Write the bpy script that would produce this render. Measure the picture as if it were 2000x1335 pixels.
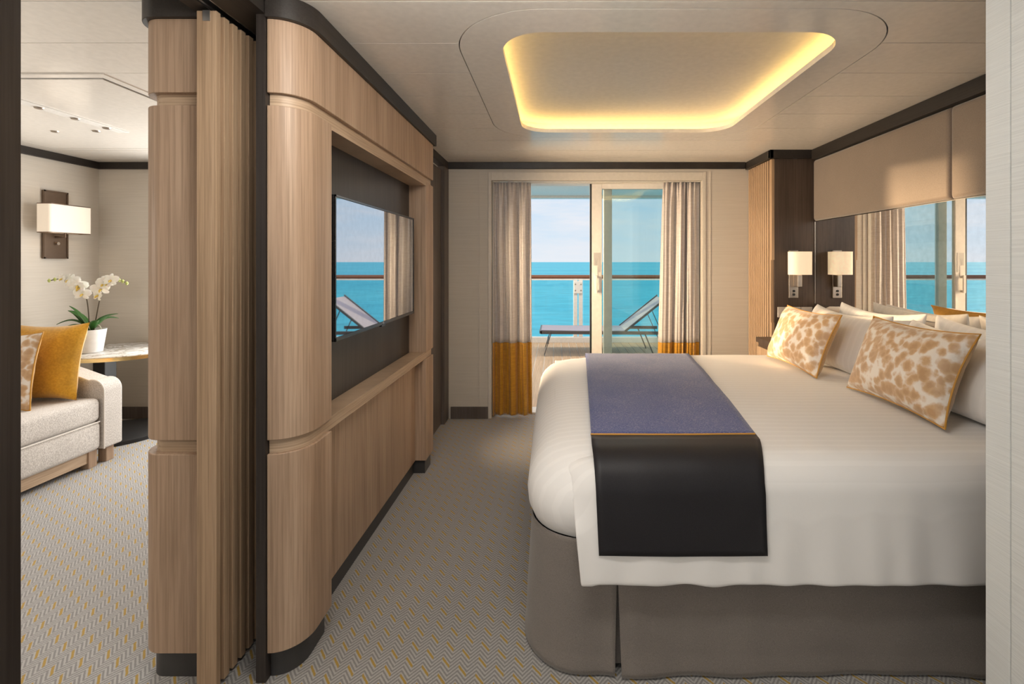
import bpy, bmesh, math, random
from mathutils import Vector, Matrix, noise
random.seed(7)
for o in list(bpy.data.objects):
    bpy.data.objects.remove(o)
scn = bpy.context.scene
COL = scn.collection
PI = math.pi

# ------------------------------------------------------------------ camera
cd = bpy.data.cameras.new('camera')
cam = bpy.data.objects.new('camera', cd)
COL.objects.link(cam)
cam.location = (0, 0, 1.316)
cam.rotation_euler = (PI / 2, 0, 0)
cd.sensor_width = 36
cd.lens = 950 / 2000 * 36
cd.shift_x = -85 / 2000
cd.shift_y = -156.5 / 2000
cd.clip_end = 60000
cd.clip_start = 0.05
scn.camera = cam
scn.view_settings.view_transform = 'Standard'
scn.view_settings.look = 'None'
scn.view_settings.exposure = 0.0
scn.view_settings.gamma = 1
scn.view_settings.use_curve_mapping = False

# ------------------------------------------------------------------ world
w = bpy.data.worlds.new('world')
scn.world = w
w.use_nodes = True
nt = w.node_tree
nt.nodes.clear()
def N(nt, t, **k):
    n = nt.nodes.new(t)
    for a, b in k.items():
        setattr(n, a, b)
    return n
out = N(nt, 'ShaderNodeOutputWorld')
bg = N(nt, 'ShaderNodeBackground')
tc = N(nt, 'ShaderNodeTexCoord')
sep = N(nt, 'ShaderNodeSeparateXYZ')
nt.links.new(tc.outputs['Generated'], sep.inputs[0])
rmp = N(nt, 'ShaderNodeValToRGB')
e = rmp.color_ramp.elements
e[0].position = 0.0; e[0].color = (0.80, 0.86, 0.93, 1)
e[1].position = 1.0; e[1].color = (0.60, 0.77, 0.98, 1)
for p, c in ((0.04, (0.72, 0.83, 0.94, 1)), (0.13, (0.56, 0.76, 0.95, 1)), (0.35, (0.56, 0.75, 0.96, 1))):
    q = e.new(p); q.color = c
nt.links.new(sep.outputs['Z'], rmp.inputs[0])
mp = N(nt, 'ShaderNodeMapping')
mp.inputs['Scale'].default_value = (2.2, 2.2, 13.0)
nt.links.new(tc.outputs['Generated'], mp.inputs[0])
nz = N(nt, 'ShaderNodeTexNoise')
nz.inputs['Scale'].default_value = 2.1
nz.inputs['Detail'].default_value = 8
nz.inputs['Roughness'].default_value = 0.58
nt.links.new(mp.outputs[0], nz.inputs['Vector'])
cr = N(nt, 'ShaderNodeValToRGB')
cr.color_ramp.elements[0].position = 0.44
cr.color_ramp.elements[1].position = 0.72
nt.links.new(nz.outputs['Fac'], cr.inputs[0])
mul = N(nt, 'ShaderNodeMath', operation='MULTIPLY')
mul.inputs[1].default_value = 0.85
nt.links.new(cr.outputs[0], mul.inputs[0])
mx = N(nt, 'ShaderNodeMix', data_type='RGBA')
mx.inputs[7].default_value = (0.88, 0.88, 0.92, 1)
nt.links.new(mul.outputs[0], mx.inputs[0])
nt.links.new(rmp.outputs[0], mx.inputs[6])
nt.links.new(mx.outputs[2], bg.inputs[0])
bg.inputs[1].default_value = 1.0
nt.links.new(bg.outputs[0], out.inputs[0])

# ------------------------------------------------------------------ big lights
def light(name, kind, loc, aim, energy, color, **k):
    d = bpy.data.lights.new(name, kind)
    d.energy = energy
    d.color = color
    for a, b in k.items():
        setattr(d, a, b)
    o = bpy.data.objects.new(name, d)
    COL.objects.link(o)
    o.location = loc
    o.rotation_euler = Vector(aim).to_track_quat('-Z', 'Y').to_euler()
    return o
light('evening_sun', 'SUN', (-8, 8, 4), (0.75, -0.66, -0.068), 6.5, (1.0, 0.68, 0.38), angle=math.radians(2.5))
# added area lamps standing in for window daylight, behind the camera and in the lounge
light('rear_daylight_fill', 'AREA', (-0.6, -1.9, 1.25), (0.1, 1, 0.06), 14, (0.94, 0.97, 1.0), shape='RECTANGLE', size=2.6, size_y=1.5)
light('lounge_daylight_fill', 'AREA', (-2.3, 4.05, 1.15), (0, -1, -0.02), 60, (1.0, 0.97, 0.93), shape='RECTANGLE', size=1.5, size_y=1.7)
# warm unseen lamp added to side-light the fluted panel and far wall
light('warm_side_fill', 'AREA', (-0.91, 3.42, 1.00), (1, 0.17, -0.04), 36, (1.0, 0.76, 0.50), shape='RECTANGLE', size=0.36, size_y=1.3, spread=math.radians(95))
light('overhead_fill', 'AREA', (-0.15, 0.95, 2.13), (0.05, 0.80, -0.55), 27, (1.0, 0.95, 0.88), shape='RECTANGLE', size=1.0, size_y=0.4)  # unseen lamp added overhead to brighten the bed top and far wall
light('entry_point_fill', 'POINT', (-1.7, -0.7, 1.5), (0, 0, 1), 24, (1.0, 0.93, 0.84), shadow_soft_size=0.15)  # point fill added behind the camera, no fitting modelled
light('lounge_point_fill', 'POINT', (-3.2, 0.75, 1.45), (0, 0, 1), 24, (1.0, 0.93, 0.84), shadow_soft_size=0.15)  # unseen point fill added to brighten the lounge unit's rounded edge
light('balcony_fill', 'AREA', (0.6, 6.9, 2.36), (0, 0, -1), 62, (1.0, 0.84, 0.68), shape='RECTANGLE', size=5.0, size_y=0.5)  # area fill added under the soffit to brighten deck and railing

# ------------------------------------------------------------------ helpers
def finish(o, label=None, cat=None, group=None, kind=None):
    if label: o['label'] = label
    if cat: o['category'] = cat
    if group: o['group'] = group
    if kind: o['kind'] = kind
    return o
def base_of(parent):
    v = Vector((0, 0, 0))
    while parent is not None:
        v += Vector(parent.location)
        parent = parent.parent
    return v
def thing(name, loc, label=None, cat=None, group=None, kind=None):
    o = bpy.data.objects.new(name, None)
    o.empty_display_size = 0.1
    COL.objects.link(o)
    o.location = loc
    return finish(o, label, cat, group, kind)
def mesh(name, verts, faces, material, parent=None, smooth=None, bevel=0, solid=0, sub=0, seg=2):
    """world-coordinate geometry -> one mesh object (origin at parent base / own base)."""
    vs = [Vector(v) for v in verts]
    lo = Vector((min(v.x for v in vs), min(v.y for v in vs), min(v.z for v in vs)))
    hi = Vector((max(v.x for v in vs), max(v.y for v in vs), max(v.z for v in vs)))
    org = Vector(((lo.x + hi.x) / 2, (lo.y + hi.y) / 2, lo.z))
    me = bpy.data.meshes.new(name)
    me.from_pydata([tuple(v - org) for v in vs], [], faces)
    bm = bmesh.new(); bm.from_mesh(me)
    bmesh.ops.recalc_face_normals(bm, faces=bm.faces)
    bm.to_mesh(me); bm.free()
    if smooth is not None:
        me.polygons.foreach_set('use_smooth', [True] * len(me.polygons))
        if smooth < 3.0:
            me.set_sharp_from_angle(angle=smooth)
    me.materials.append(material)
    o = bpy.data.objects.new(name, me)
    COL.objects.link(o)
    o.parent = parent
    o.location = org - base_of(parent)
    if solid:
        m = o.modifiers.new('thickness', 'SOLIDIFY'); m.thickness = abs(solid); m.offset = 1 if solid > 0 else -1
    if bevel:
        m = o.modifiers.new('edges', 'BEVEL'); m.width = bevel; m.segments = seg; m.limit_method = 'ANGLE'; m.angle_limit = 0.6
    if sub:
        m = o.modifiers.new('smooth', 'SUBSURF'); m.levels = sub; m.render_levels = sub
    return o
def copy_at(src, loc_world, parent=None, name=None):
    c = src.copy()
    COL.objects.link(c)
    c.parent = parent
    c.location = Vector(loc_world) - base_of(parent)
    return c
def boxgeo(x0, x1, y0, y1, z0, z1, vs=None, fs=None):
    vs = [] if vs is None else vs
    fs = [] if fs is None else fs
    n = len(vs)
    vs += [(x0, y0, z0), (x1, y0, z0), (x1, y1, z0), (x0, y1, z0), (x0, y0, z1), (x1, y0, z1), (x1, y1, z1), (x0, y1, z1)]
    fs += [tuple(n + i for i in f) for f in ((0, 3, 2, 1), (4, 5, 6, 7), (0, 1, 5, 4), (1, 2, 6, 5), (2, 3, 7, 6), (3, 0, 4, 7))]
    return vs, fs
def box(name, b, material, parent=None, bevel=0, **k):
    v, f = boxgeo(*b)
    return mesh(name, v, f, material, parent, bevel=bevel, **k)
def boxes(name, bs, material, parent=None, bevel=0, **k):
    v, f = [], []
    for b in bs:
        boxgeo(*b, v, f)
    return mesh(name, v, f, material, parent, bevel=bevel, **k)
def prismgeo(outline, a, b, axis='z', vs=None, fs=None):
    vs = [] if vs is None else vs
    fs = [] if fs is None else fs
    n0 = len(vs); n = len(outline)
    def P(p, h):
        if axis == 'z': return (p[0], p[1], h)
        if axis == 'y': return (p[0], h, p[1])
        return (h, p[0], p[1])
    vs += [P(p, a) for p in outline] + [P(p, b) for p in outline]
    fs.append(tuple(n0 + i for i in range(n))[::-1]); fs.append(tuple(n0 + n + i for i in range(n)))
    for i in range(n):
        j = (i + 1) % n
        fs.append((n0 + i, n0 + j, n0 + n + j, n0 + n + i))
    return vs, fs
def prism(name, outline, a, b, material, parent=None, axis='z', smooth=0.5, bevel=0, **k):
    v, f = prismgeo(outline, a, b, axis)
    return mesh(name, v, f, material, parent, smooth=smooth, bevel=bevel, **k)
def tubegeo(pts, r, n=8, vs=None, fs=None, closed=False):
    vs = [] if vs is None else vs
    fs = [] if fs is None else fs
    pts = [Vector(p) for p in pts]
    m = len(pts)
    rr = r if isinstance(r, (list, tuple)) else [r] * m
    n0 = len(vs)
    up = None
    for i, p in enumerate(pts):
        a = pts[(i - 1) % m] if (closed or i > 0) else p
        b = pts[(i + 1) % m] if (closed or i < m - 1) else p
        t = (b - a).normalized()
        if up is None:
            up = t.orthogonal().normalized()
        up = (up - t * up.dot(t))
        up = up.normalized() if up.length > 1e-6 else t.orthogonal().normalized()
        s = t.cross(up)
        for k in range(n):
            an = 2 * PI * k / n
            vs.append(tuple(p + (up * math.cos(an) + s * math.sin(an)) * rr[i]))
    for i in range(m if closed else m - 1):
        for k in range(n):
            a = n0 + i * n + k; b = n0 + i * n + (k + 1) % n
            c = n0 + ((i + 1) % m) * n + (k + 1) % n; d = n0 + ((i + 1) % m) * n + k
            fs.append((a, b, c, d))
    if not closed:
        fs.append(tuple(n0 + k for k in range(n))[::-1])
        fs.append(tuple(n0 + (m - 1) * n + k for k in range(n)))
    return vs, fs
def tube(name, pts, r, material, parent=None, n=8, closed=False):
    v, f = tubegeo(pts, r, n, closed=closed)
    return mesh(name, v, f, material, parent, smooth=0.9)
def lathe(name, prof, c, material, parent=None, n=32, sx=1, sy=1):
    vs, fs = [], []
    for r, z in prof:
        for k in range(n):
            a = 2 * PI * k / n
            vs.append((c[0] + r * math.cos(a) * sx, c[1] + r * math.sin(a) * sy, c[2] + z))
    for i in range(len(prof) - 1):
        for k in range(n):
            fs.append((i * n + k, i * n + (k + 1) % n, (i + 1) * n + (k + 1) % n, (i + 1) * n + k))
    fs.append(tuple(range(n))[::-1])
    fs.append(tuple((len(prof) - 1) * n + k for k in range(n)))
    return mesh(name, vs, fs, material, parent, smooth=0.6)
def gridgeo(nu, nv, fn):
    vs = [fn(i / nu, j / nv) for i in range(nu + 1) for j in range(nv + 1)]
    fs = [(i * (nv + 1) + j, i * (nv + 1) + j + 1, (i + 1) * (nv + 1) + j + 1, (i + 1) * (nv + 1) + j) for i in range(nu) for j in range(nv)]
    return vs, fs
def rrect(x0, x1, y0, y1, r, n=10):
    pts = []
    for cx, cy, a0 in ((x1 - r, y0 + r, -PI / 2), (x1 - r, y1 - r, 0), (x0 + r, y1 - r, PI / 2), (x0 + r, y0 + r, PI)):
        for i in range(n + 1):
            a = a0 + PI / 2 * i / n
            pts.append((cx + r * math.cos(a), cy + r * math.sin(a)))
    return pts

# ------------------------------------------------------------------ materials
def new_mat(name):
    m = bpy.data.materials.new(name)
    m.use_nodes = True
    return m, m.node_tree, m.node_tree.nodes['Principled BSDF']
def set_in(b, **k):
    names = dict(base='Base Color', rough='Roughness', metal='Metallic', spec='Specular IOR Level', sheen='Sheen Weight', coat='Coat Weight', coatr='Coat Roughness', alpha='Alpha', trans='Transmission Weight', emis='Emission Color', emis_s='Emission Strength', sss='Subsurface Weight', sheenr='Sheen Roughness', aniso='Anisotropic')
    for a, v in k.items():
        if a in ('base', 'emis') and len(v) == 3: v = (*v, 1)
        b.inputs[names[a]].default_value = v
def noise_tex(nt, scale3, scale=1.0, detail=3, rough=0.5, coord='Object', dist=0):
    tc = N(nt, 'ShaderNodeTexCoord')
    mp = N(nt, 'ShaderNodeMapping')
    mp.inputs['Scale'].default_value = scale3
    nt.links.new(tc.outputs[coord], mp.inputs[0])
    nz = N(nt, 'ShaderNodeTexNoise')
    nz.inputs['Scale'].default_value = scale
    nz.inputs['Detail'].default_value = detail
    nz.inputs['Roughness'].default_value = rough
    nz.inputs['Distortion'].default_value = dist
    nt.links.new(mp.outputs[0], nz.inputs['Vector'])
    return nz
def ramp(nt, src, stops):
    r = N(nt, 'ShaderNodeValToRGB')
    el = r.color_ramp.elements
    el[0].position, el[0].color = stops[0][0], (*stops[0][1], 1)
    el[1].position, el[1].color = stops[-1][0], (*stops[-1][1], 1)
    for p, c in stops[1:-1]:
        q = el.new(p); q.color = (*c, 1)
    nt.links.new(src, r.inputs[0])
    return r
def mixc(nt, fac, a, b, blend='MIX'):
    m = N(nt, 'ShaderNodeMix', data_type='RGBA', blend_type=blend)
    for s, i in ((fac, 0), (a, 6), (b, 7)):
        if isinstance(s, (int, float)): m.inputs[i].default_value = s
        elif isinstance(s, tuple): m.inputs[i].default_value = (*s, 1)
        else: nt.links.new(s, m.inputs[i])
    return m.outputs[2]
def bump(nt, b, h, strength, dist=0.01):
    n = N(nt, 'ShaderNodeBump')
    n.inputs['Strength'].default_value = strength
    n.inputs['Distance'].default_value = dist
    nt.links.new(h, n.inputs['Height'])
    nt.links.new(n.outputs[0], b.inputs['Normal'])
def plain(name, base, rough=0.5, **k):
    m, nt, b = new_mat(name)
    set_in(b, base=base, rough=rough, **k)
    nz = noise_tex(nt, (1, 1, 1), 35, 3)
    c = ramp(nt, nz.outputs['Fac'], ((0.3, tuple(x * 0.96 for x in base)), (0.7, tuple(min(1, x * 1.04) for x in base))))
    nt.links.new(c.outputs[0], b.inputs['Base Color'])
    return m
def wood(name, dark, mid, lightc, grain='z', rough=0.42, fine=1.0, bstr=0.06):
    m, nt, b = new_mat(name)
    def sc(a, l):
        return {'z': (a, a, l), 'x': (l, a, a), 'y': (a, l, a), 'h': (l, l, a)}[grain]
    big = noise_tex(nt, sc(6, 0.40), 1.6, 4, 0.55, dist=0.45)
    fin = noise_tex(nt, sc(110 * fine, 1.6), 1.5, 4, 0.65)
    c1 = ramp(nt, big.outputs['Fac'], ((0.25, dark), (0.5, mid), (0.75, lightc)))
    c2 = ramp(nt, fin.outputs['Fac'], ((0.35, (0.66, 0.63, 0.60)), (0.58, (1.03, 1.03, 1.03))))
    c = mixc(nt, 0.8, c1.outputs[0], c2.outputs[0], 'MULTIPLY')
    nt.links.new(c, b.inputs['Base Color'])
    set_in(b, rough=rough, spec=0.35)
    bump(nt, b, fin.outputs['Fac'], bstr, 0.004)
    return m
def fabric(name, c1, c2, scale=(500, 500, 500), rough=0.85, sheen=0.3, bstr=0.25, big=0.05, spec=0.2):
    m, nt, b = new_mat(name)
    f = noise_tex(nt, scale, 1.0, 2, 0.6)
    r = ramp(nt, f.outputs['Fac'], ((0.36, c1), (0.64, c2)))
    g = noise_tex(nt, (6, 6, 6), 1.0, 3)
    v = ramp(nt, g.outputs['Fac'], ((0.3, (1 - big,) * 3), (0.7, (1 + big,) * 3)))
    nt.links.new(mixc(nt, 1.0, r.outputs[0], v.outputs[0], 'MULTIPLY'), b.inputs['Base Color'])
    set_in(b, rough=rough, sheen=sheen, spec=spec)
    bump(nt, b, f.outputs['Fac'], bstr, 0.002)
    return m
OAK = wood('light_oak', (0.34, 0.225, 0.148), (0.44, 0.305, 0.21), (0.53, 0.385, 0.275))
OAKH = wood('light_oak_horizontal', (0.42, 0.30, 0.20), (0.50, 0.365, 0.25), (0.58, 0.44, 0.32), grain='h')
OAKX = wood('light_oak_crosswise', (0.42, 0.30, 0.20), (0.50, 0.365, 0.25), (0.58, 0.44, 0.32), grain='x')
BATTEN = wood('batten_oak', (0.42, 0.28, 0.17), (0.50, 0.345, 0.22), (0.56, 0.40, 0.27))
DARK = wood('dark_wenge', (0.030, 0.024, 0.021), (0.042, 0.034, 0.030), (0.056, 0.046, 0.040), rough=0.38)
DARKX = wood('dark_wenge_crosswise', (0.022, 0.018, 0.016), (0.030, 0.025, 0.022), (0.040, 0.034, 0.030), grain='y', rough=0.4)
PILLAR = wood('brown_wenge', (0.062, 0.043, 0.033), (0.082, 0.058, 0.045), (0.105, 0.076, 0.060), rough=0.4)
SMOKE = wood('smoked_oak', (0.085, 0.068, 0.060), (0.115, 0.095, 0.085), (0.15, 0.125, 0.113), rough=0.45)
PLINTH = plain('plinth_graphite', (0.045, 0.043, 0.043), 0.42)
CEIL = plain('ceiling_lacquer', (0.84, 0.80, 0.74), 0.16, spec=0.5)
COFFER = plain('coffer_white', (0.80, 0.76, 0.70), 0.45)
WHITE = plain('white_paint', (0.80, 0.78, 0.74), 0.4)
CASING = plain('casing_cream', (0.60, 0.555, 0.49), 0.5)
FRAME = plain('door_frame_cream', (0.78, 0.73, 0.66), 0.38)
BLACK = plain('black_rubber', (0.012, 0.012, 0.013), 0.5)
CHROME = plain('brushed_nickel', (0.42, 0.37, 0.32), 0.35, metal=1.0)
BRONZE = plain('bronze_plate', (0.16, 0.115, 0.085), 0.35, metal=0.7)
BRASS = plain('polished_brass', (0.85, 0.62, 0.28), 0.2, metal=1.0)
ALU = plain('aluminium', (0.62, 0.63, 0.65), 0.35, metal=1.0)
SKIRT = fabric('bed_skirt_taupe', (0.155, 0.135, 0.118), (0.225, 0.198, 0.178), (700, 700, 500), sheen=0.25)
TAUPE = fabric('headboard_fabric', (0.18, 0.138, 0.107), (0.245, 0.192, 0.152), (420, 420, 420), rough=0.6, sheen=0.5, spec=0.4)
TVCLOTH = fabric('niche_fabric', (0.25, 0.205, 0.178), (0.33, 0.275, 0.245), (300, 420, 420), rough=0.75)
SOFA = fabric('oatmeal_weave', (0.40, 0.36, 0.325), (0.64, 0.595, 0.55), (260, 260, 120), bstr=0.4)
PIPE = fabric('oatmeal_piping', (0.66, 0.61, 0.55), (0.72, 0.67, 0.61))
GOLDV = fabric('gold_velvet', (0.50, 0.245, 0.012), (0.60, 0.31, 0.022), (90, 90, 90), rough=0.6, sheen=0.6, big=0.2, bstr=0.1)
SATIN = fabric('black_satin', (0.010, 0.009, 0.012), (0.015, 0.014, 0.017), (400, 400, 400), rough=0.5, sheen=0.05, bstr=0.05, spec=0.35)
GOLDP = plain('gold_cord', (0.52, 0.26, 0.04), 0.5)
def curtain_mat(name, c1, c2, rough):
    m, nt, b = new_mat(name)
    f = noise_tex(nt, (18, 18, 160), 1.0, 3, 0.6)
    r = ramp(nt, f.outputs['Fac'], ((0.35, c1), (0.65, c2)))
    nt.links.new(r.outputs[0], b.inputs['Base Color'])
    set_in(b, rough=rough, sheen=0.25, spec=0.5)
    bump(nt, b, f.outputs['Fac'], 0.15, 0.003)
    return m
CURT = curtain_mat('curtain_silver_taupe', (0.53, 0.475, 0.44), (0.62, 0.565, 0.53), 0.36)
CURTG = curtain_mat('curtain_gold_satin', (0.42, 0.19, 0.008), (0.56, 0.275, 0.018), 0.36)
def linen():
    m, nt, b = new_mat('white_sateen')
    tc = N(nt, 'ShaderNodeTexCoord'); sp = N(nt, 'ShaderNodeSeparateXYZ')
    nt.links.new(tc.outputs['Object'], sp.inputs[0])
    ml = N(nt, 'ShaderNodeMath', operation='MULTIPLY'); ml.inputs[1].default_value = 2 * PI / 0.042
    nt.links.new(sp.outputs['Y'], ml.inputs[0])
    sn = N(nt, 'ShaderNodeMath', operation='SINE'); nt.links.new(ml.outputs[0], sn.inputs[0])
    r = ramp(nt, sn.outputs[0], ((0.4, (0.815, 0.80, 0.785)), (0.6, (0.845, 0.83, 0.815))))
    nt.links.new(r.outputs[0], b.inputs['Base Color'])
    r2 = ramp(nt, sn.outputs[0], ((0.4, (0.62,) * 3), (0.6, (0.46,) * 3)))
    nt.links.new(r2.outputs[0], b.inputs['Roughness'])
    set_in(b, sheen=0.15, spec=0.35)
    z = noise_tex(nt, (9, 9, 9), 1.0, 3)
    bump(nt, b, z.outputs['Fac'], 0.12, 0.02)
    return m
LINEN = linen()
def wallcover(name, c1, c2, grain='y', rough=0.6):
    m, nt, b = new_mat(name)
    s = (3, 3, 420) if grain == 'h' else (420, 420, 3)
    f = noise_tex(nt, s, 1.0, 4, 0.6)
    r = ramp(nt, f.outputs['Fac'], ((0.32, c1), (0.68, c2)))
    nt.links.new(r.outputs[0], b.inputs['Base Color'])
    set_in(b, rough=rough, spec=0.35)
    bump(nt, b, f.outputs['Fac'], 0.3, 0.002)
    return m
WALLC = wallcover('cream_wallcovering', (0.52, 0.475, 0.415), (0.60, 0.555, 0.49), 'h')
WALLW = wallcover('silver_wallcovering', (0.70, 0.72, 0.71), (0.84, 0.86, 0.85), 'h')
def runner_mat():
    m, nt, b = new_mat('navy_tweed')
    f = noise_tex(nt, (170, 330, 330), 1.0, 4, 0.75)
    r = ramp(nt, f.outputs['Fac'], ((0.38, (0.026, 0.045, 0.17)), (0.53, (0.060, 0.085, 0.25)), (0.68, (0.40, 0.37, 0.38))))
    g = noise_tex(nt, (10, 6, 6), 1.0, 3)
    v = ramp(nt, g.outputs['Fac'], ((0.3, (0.72, 0.78, 0.95)), (0.7, (1.2, 1.1, 1.05))))
    nt.links.new(mixc(nt, 1.0, r.outputs[0], v.outputs[0], 'MULTIPLY'), b.inputs['Base Color'])
    set_in(b, rough=0.85, sheen=0.3)
    bump(nt, b, f.outputs['Fac'], 0.4, 0.002)
    return m
NAVY = runner_mat()
def leopard():
    m, nt, b = new_mat('leopard_jacquard')
    tc = N(nt, 'ShaderNodeTexCoord')
    nz = N(nt, 'ShaderNodeTexNoise'); nz.inputs['Scale'].default_value = 22; nz.inputs['Detail'].default_value = 3
    nt.links.new(tc.outputs['Object'], nz.inputs['Vector'])
    ad = N(nt, 'ShaderNodeVectorMath', operation='SCALE'); ad.inputs['Scale'].default_value = 0.05
    nt.links.new(nz.outputs['Color'], ad.inputs[0])
    ad2 = N(nt, 'ShaderNodeVectorMath', operation='ADD')
    nt.links.new(tc.outputs['Object'], ad2.inputs[0]); nt.links.new(ad.outputs[0], ad2.inputs[1])
    mp = N(nt, 'ShaderNodeMapping'); mp.inputs['Scale'].default_value = (31, 25, 25); mp.inputs['Rotation'].default_value = (0.5, 0.3, 0.5)
    nt.links.new(ad2.outputs[0], mp.inputs[0])
    vo = N(nt, 'ShaderNodeTexVoronoi', feature='SMOOTH_F1'); vo.inputs['Scale'].default_value = 1.0; vo.inputs['Smoothness'].default_value = 0.35
    nt.links.new(mp.outputs[0], vo.inputs['Vector'])
    r = ramp(nt, vo.outputs['Distance'], ((0.25, (0.46, 0.28, 0.14)), (0.48, (0.55, 0.36, 0.20)), (0.70, (0.74, 0.68, 0.61))))
    nt.links.new(r.outputs[0], b.inputs['Base Color'])
    set_in(b, rough=0.42, sheen=0.3, spec=0.5)
    bump(nt, b, vo.outputs['Distance'], 0.2, 0.003)
    return m
LEO = leopard()
def carpet():
    m, nt, b = new_mat('herringbone_carpet')
    tc = N(nt, 'ShaderNodeTexCoord'); sp = N(nt, 'ShaderNodeSeparateXYZ')
    wob = N(nt, 'ShaderNodeTexNoise'); wob.inputs['Scale'].default_value = 350
    nt.links.new(tc.outputs['Object'], wob.inputs['Vector'])
    wv = N(nt, 'ShaderNodeVectorMath', operation='SCALE'); wv.inputs['Scale'].default_value = 0.006
    nt.links.new(wob.outputs['Color'], wv.inputs[0])
    av = N(nt, 'ShaderNodeVectorMath', operation='ADD')
    nt.links.new(tc.outputs['Object'], av.inputs[0]); nt.links.new(wv.outputs[0], av.inputs[1])
    nt.links.new(av.outputs[0], sp.inputs[0])
    def M(op, a, b_=None, c_=None):
        n = N(nt, 'ShaderNodeMath', operation=op)
        for s, i in ((a, 0), (b_, 1), (c_, 2)):
            if s is None: continue
            if isinstance(s, (int, float)): n.inputs[i].default_value = s
            else: nt.links.new(s, n.inputs[i])
        return n.outputs[0]
    W = 0.030
    c = M('DIVIDE', sp.outputs['X'], W)
    i = M('FLOOR', c)
    fr = M('SUBTRACT', c, i)
    par = M('FLOORED_MODULO', i, 2.0)
    inv = M('SUBTRACT', 1.0, fr)
    s = M('ADD', M('MULTIPLY', par, inv), M('MULTIPLY', M('SUBTRACT', 1.0, par), fr))
    sh = M('MULTIPLY', s, -0.036)
    t = M('DIVIDE', M('ADD', sp.outputs['Y'], sh), 0.0165)
    ti = M('FLOOR', t)
    tf = M('SUBTRACT', t, ti)
    stripe = M('LESS_THAN', tf, 0.5)
    col = M('FLOOR', M('MULTIPLY', i, 0.5))
    gi = M('FLOORED_MODULO', M('ADD', ti, M('MULTIPLY', col, 2.0)), 4.0)
    gold = M('MULTIPLY', M('MULTIPLY', M('LESS_THAN', gi, 0.5), M('LESS_THAN', tf, 0.68)), par)
    base = mixc(nt, stripe, (0.42, 0.405, 0.39), (0.245, 0.235, 0.23))
    base = mixc(nt, gold, base, (0.40, 0.255, 0.05))
    g = noise_tex(nt, (700, 700, 700), 1.0, 2)
    v = ramp(nt, g.outputs['Fac'], ((0.3, (0.8,) * 3), (0.7, (1.15,) * 3)))
    nt.links.new(mixc(nt, 1.0, base, v.outputs[0], 'MULTIPLY'), b.inputs['Base Color'])
    set_in(b, rough=0.95, spec=0.1, sheen=0.2)
    hb = M('ADD', M('MULTIPLY', stripe, 0.4), g.outputs['Fac'])
    bump(nt, b, hb, 0.5, 0.003)
    return m
CARPET = carpet()
def glassmat(name, tint, ior=1.45):
    m, nt, b = new_mat(name)
    nt.nodes.remove(b)
    o = nt.nodes['Material Output']
    t = N(nt, 'ShaderNodeBsdfTransparent'); t.inputs[0].default_value = (*tint, 1)
    g = N(nt, 'ShaderNodeBsdfGlossy'); g.inputs['Roughness'].default_value = 0.0; g.inputs[0].default_value = (1, 1, 1, 1)
    f = N(nt, 'ShaderNodeFresnel'); f.inputs[0].default_value = ior
    mx = N(nt, 'ShaderNodeMixShader')
    nt.links.new(f.outputs[0], mx.inputs[0]); nt.links.new(t.outputs[0], mx.inputs[1]); nt.links.new(g.outputs[0], mx.inputs[2])
    nt.links.new(mx.outputs[0], o.inputs[0])
    return m
GLASS = glassmat('door_glass', (0.90, 0.96, 0.955))
RAILGLASS = glassmat('balustrade_glass', (0.88, 0.97, 0.97), 1.25)
MIRROR = plain('mirror_silver', (0.90, 0.90, 0.89), 0.0, metal=1.0)
SCREEN = plain('tv_screen', (0.60, 0.62, 0.65), 0.02, metal=1.0)
BEZEL = plain('tv_bezel', (0.014, 0.014, 0.015), 0.18)
MARBLE_M = None
def marble():
    m, nt, b = new_mat('white_marble')
    f = noise_tex(nt, (5, 7, 5), 1.0, 6, 0.62, dist=1.2)
    r = ramp(nt, f.outputs['Fac'], ((0.44, (0.80, 0.79, 0.77)), (0.50, (0.42, 0.38, 0.32)), (0.55, (0.82, 0.81, 0.79))))
    nt.links.new(r.outputs[0], b.inputs['Base Color'])
    set_in(b, rough=0.15)
    return m
MARBLE = marble()
def shade(name, col, s):
    m, nt, b = new_mat(name)
    set_in(b, base=(0.85, 0.78, 0.68), rough=0.8, emis=col, emis_s=s)
    return m
SHADE = shade('lamp_shade_linen', (1.0, 0.72, 0.42), 0.42)
SHADE2 = shade('lamp_shade_white', (1.0, 0.80, 0.60), 0.25)
LED = shade('warm_led_strip', (1.0, 0.66, 0.20), 13.0)
POT = plain('white_ceramic', (0.82, 0.81, 0.80), 0.35)
LEAF = plain('orchid_leaf', (0.030, 0.115, 0.020), 0.35)
STEM = plain('orchid_stem', (0.055, 0.040, 0.022), 0.5)
PETAL = plain('orchid_petal', (0.88, 0.86, 0.80), 0.5, sss=0.1)
YCORE = plain('orchid_heart', (0.75, 0.55, 0.12), 0.5)
BUD = plain('orchid_bud', (0.45, 0.50, 0.16), 0.5)
ROOT = plain('orchid_root', (0.50, 0.50, 0.40), 0.7)
DECK = wood('teak_deck', (0.58, 0.40, 0.25), (0.66, 0.47, 0.31), (0.74, 0.55, 0.38), grain='y', rough=0.6)
CAULK = plain('deck_caulk', (0.80, 0.78, 0.74), 0.6)
TEAKRAIL = plain('varnished_handrail', (0.22, 0.085, 0.045), 0.3)
LOUNGE = plain('lounger_sling', (0.36, 0.34, 0.42), 0.7)
LFRAME = plain('lounger_frame', (0.10, 0.095, 0.10), 0.4)
SWITCH = plain('switch_plate', (0.55, 0.50, 0.46), 0.4)
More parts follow.
